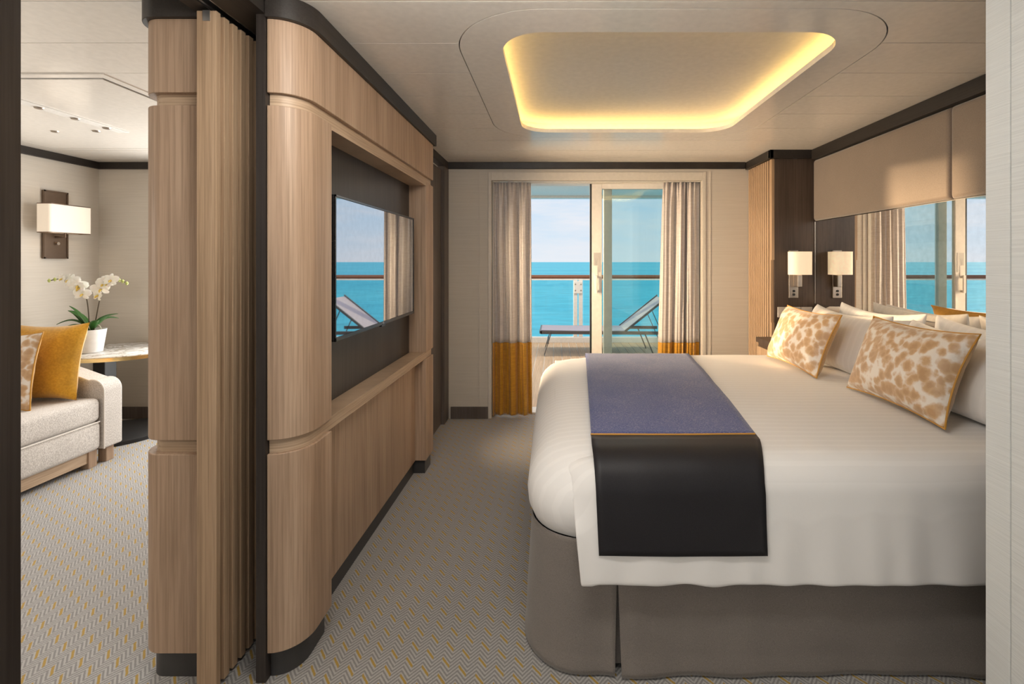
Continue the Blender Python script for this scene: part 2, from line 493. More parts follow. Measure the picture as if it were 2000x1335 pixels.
def seamat():
    m, nt, b = new_mat('turquoise_sea')
    f = noise_tex(nt, (0.0009, 0.004, 1), 1.0, 5, 0.6)
    r = ramp(nt, f.outputs['Fac'], ((0.35, (0.14, 0.64, 0.78)), (0.65, (0.23, 0.80, 0.88))))
    f2 = noise_tex(nt, (0.05, 0.13, 1), 1.0, 6, 0.65)
    v = ramp(nt, f2.outputs['Fac'], ((0.3, (0.80,) * 3), (0.7, (1.12,) * 3)))
    nt.links.new(mixc(nt, 1.0, r.outputs[0], v.outputs[0], 'MULTIPLY'), b.inputs['Base Color'])
    set_in(b, rough=0.6, spec=0.05)
    bump(nt, b, f2.outputs['Fac'], 0.3, 1.0)
    return m
SEA = seamat()

# ================================================================== SETTING
FAR = 4.09; XR = 1.955; XL = -3.84; BACK = -2.0; HC = 2.15
box('floor', (XL - 0.1, XR + 0.1, BACK, 4.30, -0.06, 0.0), CARPET)['kind'] = 'structure'
# --- ceiling: lacquered planks around the coffer
ceil = thing('ceiling', (0, 1, HC), kind='structure')
CO = (-0.375, 1.25, 1.607, 3.27); CI = (-0.208, 1.09, 1.768, 3.14)
hole = (CO[0] - 0.004, CO[1] + 0.004, CO[2] - 0.004, CO[3] + 0.004); HR = 0.334
def hole_x(y):
    x0, x1, y0, y1 = hole
    if y <= y0 or y >= y1: return None
    d = 0.0
    if y < y0 + HR: d = HR - math.sqrt(max(0, HR * HR - (y0 + HR - y) ** 2))
    if y > y1 - HR: d = HR - math.sqrt(max(0, HR * HR - (y - (y1 - HR)) ** 2))
    return x0 + d, x1 - d
rows = [1.855 + 0.2975 * k for k in range(-13, 9)]
def plank(name, outline):
    prism(name, outline, HC, HC + 0.018, CEIL, ceil, smooth=None, bevel=0)
gap = 0.0024
for y0, y1 in zip(rows[:-1], rows[1:]):
    y0 += gap; y1 = min(y1 - gap, FAR + 0.02)
    if y1 <= y0: continue
    # lounge side
    prism('ceiling_plank', [(XL, y0), (-1.06, y0), (-1.06, y1), (XL, y1)], HC, HC + 0.018, CEIL, ceil, smooth=None)
    ys = [y0 + (y1 - y0) * i / 32 for i in range(33)]
    for e_ in (hole[2], hole[3]):
        if y0 < e_ < y1: ys += [e_ + q * g for g in (1e-5, 0.0004, 0.0015, 0.0035) for q in (1, -1)]
    ys.sort()
    inside = [y for y in ys if hole_x(y)]
    if not inside:
        plank('ceiling_plank', [(-1.058, y0), (XR, y0), (XR, y1), (-1.058, y1)])
    else:
        hx = [(hole_x(y) or ((hole[0] + hole[1]) / 2, (hole[0] + hole[1]) / 2), y) for y in ys]
        plank('ceiling_plank', [(-1.058, y0)] + [(h[0], y) for h, y in hx] + [(-1.058, y1)])
        plank('ceiling_plank', [(XR, y1)] + [(h[1], y) for h, y in reversed(hx)] + [(XR, y0)])
box('ceiling_slab', (XL - 0.1, XR + 0.1, BACK, 4.35, HC + 0.16, HC + 0.2), COFFER, ceil)
# coffer ring with a rounded opening
def ringprism(name, outer, inner, z0, z1, material, parent, bevel=0):
    n = len(outer); vs = []; fs = []
    for z in (z0, z1):
        vs += [(p[0], p[1], z) for p in outer] + [(p[0], p[1], z) for p in inner]
    for i in range(n):
        j = (i + 1) % n
        fs += [(i, j, n + j, n + i), (2 * n + i, 2 * n + j, 3 * n + j, 3 * n + i), (i, j, 2 * n + j, 2 * n + i), (n + i, n + j, 3 * n + j, 3 * n + i)]
    return mesh(name, vs, fs, material, parent, smooth=0.5, bevel=bevel)
cof = thing('ceiling_coffer', (0.44, 2.45, HC), 'white ceiling tray with rounded corners and a glowing warm light line', 'ceiling light')
ringprism('coffer_frame', rrect(*CO, 0.33, 14), rrect(*CI, 0.17, 14), HC, HC + 0.024, CEIL, cof)
ringprism('joint_light_blocker', rrect(CO[0] - 0.02, CO[1] + 0.02, CO[2] - 0.02, CO[3] + 0.02, 0.345, 14), rrect(CO[0] + 0.02, CO[1] - 0.02, CO[2] + 0.02, CO[3] - 0.02, 0.31, 14), HC + 0.026, HC + 0.030, BLACK, cof)  # black ring added above the joint to block light
lidr = rrect(CI[0] - 0.12, CI[1] + 0.12, CI[2] - 0.12, CI[3] + 0.10, 0.26, 14)
prism('tray_lid', lidr, HC + 0.085, HC + 0.095, COFFER, cof)
wall_o = rrect(CI[0] - 0.125, CI[1] + 0.125, CI[2] - 0.125, CI[3] + 0.105, 0.265, 14)
ringprism('tray_side', wall_o, lidr, HC + 0.024, HC + 0.095, COFFER, cof)
ledo = rrect(CI[0] - 0.065, CI[1] + 0.065, CI[2] - 0.065, CI[3] + 0.060, 0.225, 14)
ledi = rrect(CI[0] - 0.055, CI[1] + 0.055, CI[2] - 0.055, CI[3] + 0.050, 0.215, 14)
ringprism('light_strip', ledo, ledi, HC + 0.026, HC + 0.034, LED, cof)
# --- far wall
wf = boxes('wall_far', [(-3.84, -3.2, FAR, 4.29, 0, HC), (-3.2, -1.4, FAR, 4.29, 2.0, HC), (-1.4, -0.538, FAR, 4.29, 0, HC),
                        (-0.538, 1.235, FAR, 4.29, 2.0, HC), (1.235, XR + 0.1, FAR, 4.29, 0, HC)], WALLC)
wf['kind'] = 'structure'
tr = thing('trim_1', (0.35, FAR, 0), kind='structure')
boxes('door_casing', [(-0.566, -0.540, FAR - 0.006, FAR, 0, 2.07), (1.237, 1.263, FAR - 0.006, FAR, 0, 2.07), (-0.540, 1.237, FAR - 0.006, FAR, 2.0, 2.07)], CASING, tr, bevel=0.002)
boxes('wall_joint', [(-0.640, -0.637, FAR - 0.004, FAR, 0.0, 2.07), (1.30, 1.303, FAR - 0.004, FAR, 0, 2.07)], CASING, tr)
# --- side and back walls
box('wall_right', (XR, XR + 0.1, BACK, FAR, 0, HC), DARK)['kind'] = 'structure'
box('wall_left', (XL - 0.1, XL, BACK, FAR, 0, HC), WALLC)['kind'] = 'structure'
box('wall_back', (XL - 0.1, XR + 0.1, BACK - 0.1, BACK, 0, HC + 0.16), WALLC)['kind'] = 'structure'
wn = thing('wall_entry', (1.2, 0, 0), kind='structure')
box('wall_panel', (1.149, 1.235, 1.2305, 1.300, 0, HC), WALLW, wn, bevel=0.002)
box('wall_panel', (1.149, 1.235, 0.30, 1.2275, 0, HC), WALLW, wn, bevel=0.002)
box('wall_panel', (1.149, 1.235, -1.98, 0.297, 0, HC), WALLW, wn, bevel=0.002)
box('wall_core', (1.154, 1.23, -1.97, 1.29, 0, HC), WHITE, wn)
# --- dark crown mouldings and baseboards
def trim(name, parts, m=DARKX):
    t = boxes(name, parts, m, bevel=0.003)
    t['kind'] = 'structure'
    return t
trim('trim_2', [(-0.90, 1.59, FAR - 0.022, FAR, 2.094, HC)])
trim('trim_3', [(1.595, 1.624, 3.618, FAR, 2.088, HC), (1.595, XR, 3.618, 3.647, 2.088, HC), (XR - 0.05, XR, -1.9, 3.62, 2.075, HC)])
trim('trim_4', [(XL, XL + 0.022, BACK, FAR, 2.092, HC), (XL, -1.30, FAR - 0.022, FAR, 2.092, HC)])
trim('baseboard_far', [(-0.88, -0.566, FAR - 0.014, FAR, 0, 0.10)], SMOKE)
trim('baseboard_left', [(XL, XL + 0.014, BACK, FAR, 0, 0.10), (XL, -3.2, FAR - 0.014, FAR, 0, 0.10)], SMOKE)
# --- smoked oak door beside the window (passage to the bathroom)
d2 = thing('door_2', (-0.92, 3.6, 0), kind='structure')
box('door_leaf', (-0.955, -0.925, 3.20, 3.93, 0.005, 2.06), SMOKE, d2, bevel=0.002)
box('door_jamb', (-0.955, -0.898, 3.935, FAR - 0.002, 0.0, 2.09), SMOKE, d2, bevel=0.002)
box('door_head', (-0.955, -0.898, 3.19, FAR - 0.002, 2.09, HC), DARKX, d2, bevel=0.002)

# --- sliding balcony door
win = thing('window_1', (0.4, 4.27, 0), kind='structure')
boxes('frame_rail', [(-0.538, 1.235, 4.20, 4.36, 1.995, 2.05), (-0.538, 1.235, 4.20, 4.36, -0.02, 0.018), (1.195, 1.235, 4.20, 4.36, 0.018, 1.995), (-0.538, -0.50, 4.20, 4.36, 0.018, 1.995)], FRAME, win, bevel=0.003)
sa = box('sliding_stile', (0.316, 0.405, 4.235, 4.275, 0.02, 1.995), FRAME, win, bevel=0.004)
box('gasket', (0.300, 0.315, 4.240, 4.270, 0.02, 1.995), BLACK, win)
box('fixed_stile', (0.425, 0.500, 4.300, 4.345, 0.02, 1.995), FRAME, win, bevel=0.004)
boxes('sliding_rail', [(0.405, 1.195, 4.235, 4.275, 1.95, 1.995), (0.405, 1.195, 4.235, 4.275, 0.02, 0.07)], FRAME, win)
box('glass_pane', (0.405, 1.195, 4.252, 4.258, 0.07, 1.95), GLASS, win)
box('glass_pane', (0.500, 1.195, 4.320, 4.326, 0.02, 1.995), GLASS, win)
hd = boxes('door_handle', [(0.340, 0.362, 4.200, 4.212, 1.045, 1.20), (0.344, 0.358, 4.212, 4.236, 1.05, 1.07), (0.344, 0.358, 4.212, 4.236, 1.175, 1.195), (0.333, 0.369, 4.230, 4.236, 1.185, 1.285)], FRAME, win, bevel=0.003)
PLATE = plain('instruction_plate', (0.50, 0.47, 0.43), 0.35)
PRINT = plain('dark_print', (0.10, 0.09, 0.085), 0.6)
pl = box('instruction_plate', (0.332, 0.390, 4.232, 4.2355, 1.225, 1.395), PLATE, win)
ic = []
def seg(x0, z0, x1, z1, t=0.0016):
    # a short printed stroke standing proud of the plate
    n = max(1, int(math.hypot(x1 - x0, z1 - z0) / 0.003))
    for i in range(n + 1):
        x = x0 + (x1 - x0) * i / n; z = z0 + (z1 - z0) * i / n
        ic.append((x - t / 2, x + t / 2, 4.2312, 4.2322, z - t / 2, z + t / 2))
seg(0.347, 1.27, 0.347, 1.335); seg(0.355, 1.27, 0.355, 1.335); seg(0.347, 1.335, 0.351, 1.343); seg(0.351, 1.343, 0.355, 1.335); seg(0.347, 1.27, 0.355, 1.27)
seg(0.355, 1.30, 0.368, 1.345); seg(0.355, 1.29, 0.368, 1.27); seg(0.370, 1.36, 0.378, 1.36); seg(0.372, 1.262, 0.380, 1.262)
for zz in (1.250, 1.243, 1.236): seg(0.337, zz, 0.385, zz, 0.0012)
boxes('printed_diagram', ic, PRINT, pl)
win2 = thing('window_2', (-2.3, 4.27, 0), kind='structure')
boxes('frame_rail', [(-3.2, -1.4, 4.20, 4.32, 1.95, 2.0), (-3.2, -1.4, 4.20, 4.32, -0.02, 0.03), (-3.2, -3.15, 4.2, 4.32, 0.03, 1.95), (-1.45, -1.4, 4.2, 4.32, 0.03, 1.95), (-2.33, -2.27, 4.2, 4.32, 0.03, 1.95)], FRAME, win2)
box('glass_pane', (-3.15, -2.33, 4.25, 4.256, 0.03, 1.95), GLASS, win2)
box('glass_pane', (-2.27, -1.45, 4.25, 4.256, 0.03, 1.95), GLASS, win2)

# ================================================================== OUTSIDE
RY = 8.0
bf = thing('floor_balcony', (0, 6, -0.03), kind='structure')
box('deck_base', (-6, 5, 4.36, RY + 0.15, -0.08, -0.012), CAULK, bf)
p0 = box('deck_plank', (-0.056, 0.056, 4.37, RY - 0.02, -0.012, -0.006), DECK, bf)
for k in range(-26, 30):
    if k: copy_at(p0, Vector((k * 0.121 + 0.03, (4.37 + RY - 0.02) / 2, -0.012)), bf)
p0.location.x = 0.03
box('ceiling_balcony', (-7, 6, 6.0, RY + 0.1, 2.40, 2.50), WHITE)['kind'] = 'structure'
bc = trim('trim_5', [(-7, 6, RY - 0.02, RY + 0.1, 2.36, 2.40), (-7, 6, 6.0, 6.06, 2.37, 2.40), (0.62, 0.66, 6.0, RY, 2.375, 2.40)], WHITE)
br = thing('balcony_railing', (0.37, RY, 0), 'white balcony railing with glass panels and varnished wooden handrail by the sea', 'railing')
tube('handrail', [(-6, RY, 1.07), (0, RY, 1.07), (5, RY, 1.07)], [0.032] * 3, TEAKRAIL, br, 12)
box('rail_channel', (-6, 5, RY - 0.015, RY + 0.015, 1.015, 1.04), WHITE, br)
box('base_kerb', (-6, 5, RY - 0.05, RY + 0.05, -0.012, 0.085), WHITE, br, bevel=0.01)
for x in (-3.9, -1.75, 0.37, 2.5):
    boxes('post', [(x - 0.075, x - 0.012, RY - 0.045, RY + 0.03, 0.05, 1.03), (x + 0.012, x + 0.075, RY - 0.045, RY + 0.03, 0.05, 1.03)], WHITE, br, bevel=0.004)
    cl = box('clamp_plate', (x - 0.068, x + 0.068, RY - 0.07, RY - 0.046, 0.80, 1.0), WHITE, br, bevel=0.006)
    for dx in (-0.045, 0.045):
        for dz in (0.85, 0.95):
            lathe('bolt', [(0.011, 0), (0.011, 0.006)], (0, 0, 0), CHROME, cl, 8)
            b = COL.objects[-1]
            b.rotation_euler = (PI / 2, 0, 0); b.location = Vector((x + dx, RY - 0.07, dz)) - base_of(cl)
for a, b_ in ((-3.8, -1.85), (-1.65, 0.275), (0.465, 2.4), (2.6, 4.9)):
    box('glass_panel', (a, b_, RY - 0.006, RY + 0.006, 0.09, 1.01), RAILGLASS, br)
sea = mesh('sea', [(-40000, -40000, -24), (40000, -40000, -24), (40000, 40000, -24), (-40000, 40000, -24)], [(0, 1, 2, 3)], SEA)
finish(sea, 'calm turquoise sea stretching to the horizon', 'sea', kind='stuff')
# sun lounger on the deck
sl = thing('sun_lounger', (0.6, 7.1, 0), 'grey sun lounger with raised back on the balcony deck', 'sun lounger')
LY0, LY1 = 6.82, 7.44
def slab(pts, t):
    # closed outline in X-Z around a centre polyline
    up = [(x, z + t / 2) for x, z in pts]; dn = [(x, z - t / 2) for x, z in reversed(pts)]
    return up + dn
prism('sling_bed', slab([(-0.20, 0.345), (0.30, 0.335), (0.98, 0.335)], 0.022), LY0 + 0.03, LY1 - 0.03, LOUNGE, sl, axis='y')
prism('sling_back', slab([(0.98, 0.335), (1.54, 0.78)], 0.022), LY0 + 0.03, LY1 - 0.03, LOUNGE, sl, axis='y')
for y in (LY0, LY1 - 0.03):
    prism('side_rail', slab([(-0.21, 0.325), (1.55, 0.315)], 0.045), y, y + 0.03, LFRAME, sl, axis='y')
    prism('back_rail', slab([(0.97, 0.335), (1.55, 0.80)], 0.036), y, y + 0.03, LFRAME, sl, axis='y')
    prism('back_strut', slab([(1.36, 0.62), (1.62, 0.03)], 0.022), y, y + 0.022, LFRAME, sl, axis='y')
    prism('leg', slab([(-0.06, 0.32), (-0.16, 0.0)], 0.04), y, y + 0.03, LFRAME, sl, axis='y')
    prism('leg', slab([(1.25, 0.32), (1.38, 0.0)], 0.04), y, y + 0.03, LFRAME, sl, axis='y')
box('end_rail', (-0.225, -0.195, LY0, LY1, 0.31, 0.35), LFRAME, sl)
box('cross_bar', (-0.12, -0.095, LY0 + 0.03, LY1 - 0.03, 0.16, 0.18), LFRAME, sl)

# ================================================================== TV WALL UNIT
def unit_outline(x_back, x_side, y_front, y_end, inset=0.0, rx=0.10, ry=0.11, n=12, xl=None):
    xs = x_side - inset; yf = y_front + inset
    cx, cy = x_side - rx, y_front + ry
    xl = x_back if xl is None else xl
    pts = [(xl, yf)]
    for i in range(n + 1):
        a = -PI / 2 + PI / 2 * i / n
        pts.append((cx + (rx - inset) * math.cos(a), cy + (ry - inset) * math.sin(a)))
    pts += [(xs, y_end - 0.0), (xl, y_end)]
    return pts
YF = 1.525; XS = -0.80; XB = -0.905
mu = thing('media_wall_unit', (-0.86, 2.35, 0), 'light oak television wall with rounded front edge, shadow grooves and dark plinth', 'wall unit')
prism('fascia_panel', unit_outline(XB, XS, YF, 3.18), 1.847, 2.078, OAK, mu, bevel=0.002)
prism('groove_strip', unit_outline(XB, XS, YF, 3.175, 0.016), 1.807, 1.847, OAKH, mu)
prism('column_panel', unit_outline(XB, XS, YF, 1.739), 0.756, 1.807, OAK, mu, bevel=0.002)
prism('column_panel', unit_outline(XB, XS, YF, 1.739), 0.088, 0.712, OAK, mu, bevel=0.002)
prism('ledge_strip', unit_outline(XB, XS, YF, 3.175, 0.012), 0.712, 0.756, OAKH, mu, bevel=0.001)
box('niche_soffit', (-0.925, XS - 0.001, 1.739, 3.005, 1.787, 1.807), OAKH, mu)
box('end_panel', (-0.925, XS, 3.005, 3.18, 0.756, 1.807), OAK, mu, bevel=0.002)
box('end_panel', (-0.925, XS, 3.005, 3.18, 0.088, 0.712), OAK, mu, bevel=0.002)
box('niche_back', (-0.932, -0.917, 1.739, 3.005, 0.756, 1.787), TVCLOTH, mu)
box('lower_panel', (-0.930, -0.867, 1.739, 3.005, 0.088, 0.712), OAK, mu)
boxes('unit_core', [(-0.935, -0.905, 1.60, 3.17, 0.0, 2.078)], DARK, mu)
prism('plinth', unit_outline(XB, XS, YF, 1.73, 0.022), 0, 0.088, PLINTH, mu)
box('plinth', (-0.92, -0.884, 1.73, 3.03, 0, 0.088), PLINTH, mu)
box('plinth', (-0.92, XS - 0.014, 3.03, 3.165, 0, 0.088), PLINTH, mu)
prism('crown', unit_outline(XB, XS + 0.014, YF - 0.014, 3.215, 0, 0.108, 0.12), 2.078, HC, DARKX, mu, bevel=0.002)
# lounge side of the same divider
lu = thing('lounge_wall_unit', (-1.22, 2.3, 0), 'light oak wall end with rounded left edge facing the lounge', 'wall unit')
def mir(pts): return [(-p[0], p[1]) for p in pts][::-1]
def lout(y_end, inset=0): return mir(unit_outline(1.105, 1.32, YF, y_end, inset, 0.075, 0.085))
prism('upper_panel', lout(3.18), 1.847, 2.078, OAK, lu, bevel=0.002)
prism('groove_strip', lout(3.17, 0.022), 1.807, 1.847, OAKX, lu)
prism('middle_panel', lout(3.18), 0.756, 1.807, OAK, lu, bevel=0.002)
prism('groove_strip', lout(3.17, 0.022), 0.712, 0.756, OAKX, lu)
prism('lower_panel', lout(3.18), 0.088, 0.712, OAK, lu, bevel=0.002)
prism('plinth', lout(3.16, 0.02), 0, 0.088, PLINTH, lu)
prism('crown', mir(unit_outline(1.105, 1.334, YF - 0.014, 3.2, 0, 0.085, 0.095)), 2.078, HC, DARKX, lu, bevel=0.002)
box('pocket_back', (-1.10, -0.94, 3.10, 3.16, 0, 2.09), DARK, lu)
# pocket jamb, header with track, near jamb
box('trim_6', (-0.936, -0.9065, 1.52, 1.60, 0, 2.09), DARK)['kind'] = 'structure'
hb = boxes('trim_7', [(-1.115, -1.063, 1.00, 3.2, 2.09, HC), (-1.022, -0.9065, 1.00, 3.2, 2.09, HC), (-1.063, -1.022, 1.00, 3.2, 2.125, HC)], DARKX)
hb['kind'] = 'structure'
trk = boxes('trim_8', [(-1.0625, -1.054, 1.01, 3.1, 2.094, 2.125), (-1.031, -1.0225, 1.01, 3.1, 2.094, 2.125)], ALU)
trk['kind'] = 'structure'
box('trim_9', (-1.30, -1.098, 0.88, 1.000, 0, HC), DARK, bevel=0.002)['kind'] = 'structure'
# sliding slatted door
sd = thing('door_1', (-1.065, 1.9, 0), kind='structure')
box('leading_stile', (-1.095, -1.035, 1.484, 1.503, 0.012, 2.082), BATTEN, sd, bevel=0.001)
box('core_board', (-1.094, -1.050, 1.503, 2.6, 0.012, 2.082), BATTEN, sd)
box('edge_catch', (-1.075, -1.053, 1.481, 1.484, 2.05, 2.082), ALU, sd)
b0 = box('batten', (-1.050, -1.035, 1.520, 1.544, 0.012, 2.080), BATTEN, sd, bevel=0.001)
for k in range(1, 9):
    copy_at(b0, (-1.0425, 1.532 + 0.0405 * k, 0.012), sd)

# television
tv = thing('television', (-0.85, 2.345, 1.27), 'black flat television hung in the oak niche, mirroring the sea', 'television')
TY0, TY1, TZ0, TZ1 = 1.842, 2.865, 1.012, 1.572
box('tv_housing', (-0.875, -0.838, TY0, TY1, TZ0, TZ1), BEZEL, tv, bevel=0.004)
box('tv_screen', (-0.8378, -0.8362, TY0 + 0.010, TY1 - 0.010, TZ0 + 0.016, TZ1 - 0.010), SCREEN, tv)
boxes('bezel_rim', [(-0.838, -0.8335, TY0, TY0 + 0.009, TZ0, TZ1), (-0.838, -0.8335, TY1 - 0.009, TY1, TZ0, TZ1), (-0.838, -0.8335, TY0, TY1, TZ1 - 0.009, TZ1), (-0.838, -0.8335, TY0, TY1, TZ0, TZ0 + 0.015)], BEZEL, tv, bevel=0.001)
box('wall_bracket', (-0.917, -0.875, 2.2, 2.5, 1.15, 1.40), BLACK, tv)
box('sensor_tab', (-0.845, -0.832, 2.33, 2.38, TZ0 - 0.007, TZ0), BEZEL, tv)
def text_mesh(name, s, size, loc, rot, material, parent):
    cu = bpy.data.curves.new(name, 'FONT'); cu.body = s; cu.size = size; cu.align_x = 'CENTER'; cu.extrude = 0.0004
    t = bpy.data.objects.new(name + '_src', cu); COL.objects.link(t)
    bpy.context.view_layer.update()
    me = bpy.data.meshes.new_from_object(t.evaluated_get(bpy.context.evaluated_depsgraph_get()))
    bpy.data.objects.remove(t)
    me.materials.clear(); me.materials.append(material)
    o = bpy.data.objects.new(name, me); COL.objects.link(o)
    o.parent = parent; o.location = Vector(loc) - base_of(parent); o.rotation_euler = rot
    return o
text_mesh('logo', 'LG', 0.016, (-0.8330, 2.355, TZ0 + 0.002), (PI / 2, 0, PI / 2), ALU, tv)

# ================================================================== RIGHT SIDE: WARDROBE END, PANELS, MIRROR
wd = thing('wardrobe_pillar', (1.79, 3.87, 0), 'dark brown wood pillar beside the window with a fluted oak side', 'wardrobe')
box('carcass', (1.642, XR - 0.001, 3.648, FAR - 0.001, 0, 2.088), PILLAR, wd)
s0 = box('fluted_slat', (1.618, 1.642, 3.702, 3.726, 0.02, 2.086), BATTEN, wd, bevel=0.003)
for k in range(1, 10):
    copy_at(s0, (1.630, 3.714 + k * 0.0392, 0.02), wd)
boxes('edge_stile', [(1.622, 1.642, 3.648, 3.688, 0.02, 0.86), (1.622, 1.642, 3.664, 3.688, 0.86, 1.33), (1.622, 1.642, 3.648, 3.688, 1.33, 2.086)], BATTEN, wd)
# upholstered panels above the mirror (parts of the right wall)
wr = bpy.data.objects['wall_right']
def padded(name, y0, y1, z0, z1, x0, th, material, parent, edge=0.022):
    def f(u, v):
        y = y0 + (y1 - y0) * u; z = z0 + (z1 - z0) * v
        dy = min(y - y0, y1 - y); dz = min(z - z0, z1 - z)
        s = min(1, dy / edge) if dy < edge else 1
        t = min(1, dz / edge) if dz < edge else 1
        h = math.sqrt(max(0, 1 - (1 - s) ** 2)) * math.sqrt(max(0, 1 - (1 - t) ** 2))
        return (x0 - th * (0.25 + 0.75 * h), y, z)
    us = [0, .1 * edge, .3 * edge, .6 * edge, edge]
    def stops(a):
        e = [x / a for x in us]
        return e + [1 - x for x in reversed(e)]
    uu, vv = stops(y1 - y0), stops(z1 - z0)
    vs = [f(u, v) for u in uu for v in vv]; n = len(vv)
    fs = [(i * n + j, i * n + j + 1, (i + 1) * n + j + 1, (i + 1) * n + j) for i in range(len(uu) - 1) for j in range(n - 1)]
    m0 = len(vs)
    vs += [(x0, y0, z0), (x0, y0, z1), (x0, y1, z1), (x0, y1, z0)]
    fs += [(m0, m0 + 1, m0 + 2, m0 + 3)]
    return mesh(name, vs, fs, material, parent, smooth=1.0)
padded('upholstered_panel', 2.380, 3.640, 1.622, 2.073, XR, 0.030, TAUPE, wr)
padded('upholstered_panel', 1.110, 2.376, 1.622, 2.073, XR, 0.030, TAUPE, wr)
padded('upholstered_panel', -0.16, 1.106, 1.622, 2.073, XR, 0.030, TAUPE, wr)
mi = thing('wall_mirror', (XR - 0.01, 2.4, 1.0), 'long frameless mirror on the wall above the headboard', 'mirror')
box('mirror_glass', (XR - 0.012, XR - 0.001, 1.2, 3.640, 1.005, 1.616), MIRROR, mi)
box('mirror_edge', (XR - 0.014, XR - 0.001, 3.640, 3.645, 1.005, 1.616), CHROME, mi)
# bedroom sconce on the pillar
PY = 3.648
sc = thing('wall_sconce', (1.795, PY, 1.05), 'small bedside wall lamp with white shade on the dark pillar', 'wall lamp')
XC = 1.785
def softshade(name, cx, cy, rx, ry, z0, z1, material, parent, p=3.2, n=40):
    o, i_ = [], []
    for k in range(n):
        a = 2 * PI * k / n
        c, s = math.cos(a), math.sin(a)
        x = math.copysign(abs(c) ** (2 / p), c); y = math.copysign(abs(s) ** (2 / p), s)
        o.append((cx + rx * x, cy + ry * y)); i_.append((cx + (rx - 0.003) * x, cy + (ry - 0.003) * y))
    return ringprism(name, o, i_, z0, z1, material, parent)
softshade('lamp_shade', XC + 0.01, PY - 0.075, 0.078, 0.055, 1.222, 1.390, SHADE, sc)
box('back_plate', (XC - 0.040, XC + 0.030, PY - 0.014, PY, 1.045, 1.402), CHROME, sc, bevel=0.003)
box('arm', (XC - 0.005, XC + 0.028, PY - 0.075, PY - 0.014, 1.130, 1.22), CHROME, sc, bevel=0.004)
lathe('bulb', [(0.001, 0.0), (0.02, 0.02), (0.022, 0.05), (0.001, 0.09)], (XC + 0.01, PY - 0.075, 1.24), SHADE, sc, 12)
for z in (1.072, 1.098):
    lathe('switch_button', [(0.009, 0), (0.009, 0.006)], (0, 0, 0), BLACK, sc, 12)
    b = COL.objects[-1]; b.rotation_euler = (PI / 2, 0, 0); b.location = Vector((XC - 0.005, PY - 0.014, z)) - base_of(sc)
box('shade_top_rim', (XC - 0.066, XC + 0.086, PY - 0.128, PY - 0.022, 1.3905, 1.392), BRONZE, sc)
swp = thing('switch_panel', (1.79, PY, 0.9), 'row of three pale switches on the dark pillar under the lamp', 'switch')
for k in range(3):
    f_ = box('switch', (1.663 + k * 0.088, 1.747 + k * 0.088, PY - 0.010, PY, 0.900, 0.978), SWITCH, swp, bevel=0.003)
    box('rocker', (1.672 + k * 0.088, 1.738 + k * 0.088, PY - 0.013, PY - 0.010, 0.910, 0.968), SWITCH, f_, bevel=0.002)
# nightstand between bed and pillar
ns = thing('nightstand', (1.72, 3.52, 0), 'dark nightstand with oak drawer between bed and pillar', 'nightstand')
box('carcass', (1.52, XR - 0.002, 3.41, 3.64, 0.05, 0.72), PILLAR, ns)
box('top', (1.50, XR - 0.002, 3.405, 3.645, 0.72, 0.755), PILLAR, ns, bevel=0.002)
dr = box('drawer', (1.505, 1.52, 3.42, 3.635, 0.50, 0.69), BATTEN, ns, bevel=0.002)
box('handle', (1.497, 1.505, 3.48, 3.58, 0.60, 0.612), CHROME, dr)

# ================================================================== BED
BX0, BX1, BY0, BY1 = -0.085, 1.86, 1.56, 3.33
bed = thing('bed', (0.9, 2.44, 0), 'large bed with taupe pleated skirt and padded headboard', 'bed')
box('bed_base', (0.03, BX1, BY0 + 0.08, BY1 - 0.08, 0.06, 0.40), DARK, bed)
for x in (0.25, 1.7):
    for y in (1.8, 3.1):
        box('leg', (x - 0.03, x + 0.03, y - 0.03, y + 0.03, 0, 0.06), BLACK, bed)
# headboard: long padded low board
def hb_prof():
    return [(XR - 0.002, 0.3), (XR - 0.075, 0.3), (XR - 0.080, 0.95), (XR - 0.070, 0.992), (XR - 0.045, 1.004), (XR - 0.002, 1.004)]
prism('headboard', hb_prof(), 1.40, 3.40, TAUPE, bed, axis='y', bevel=0.006)
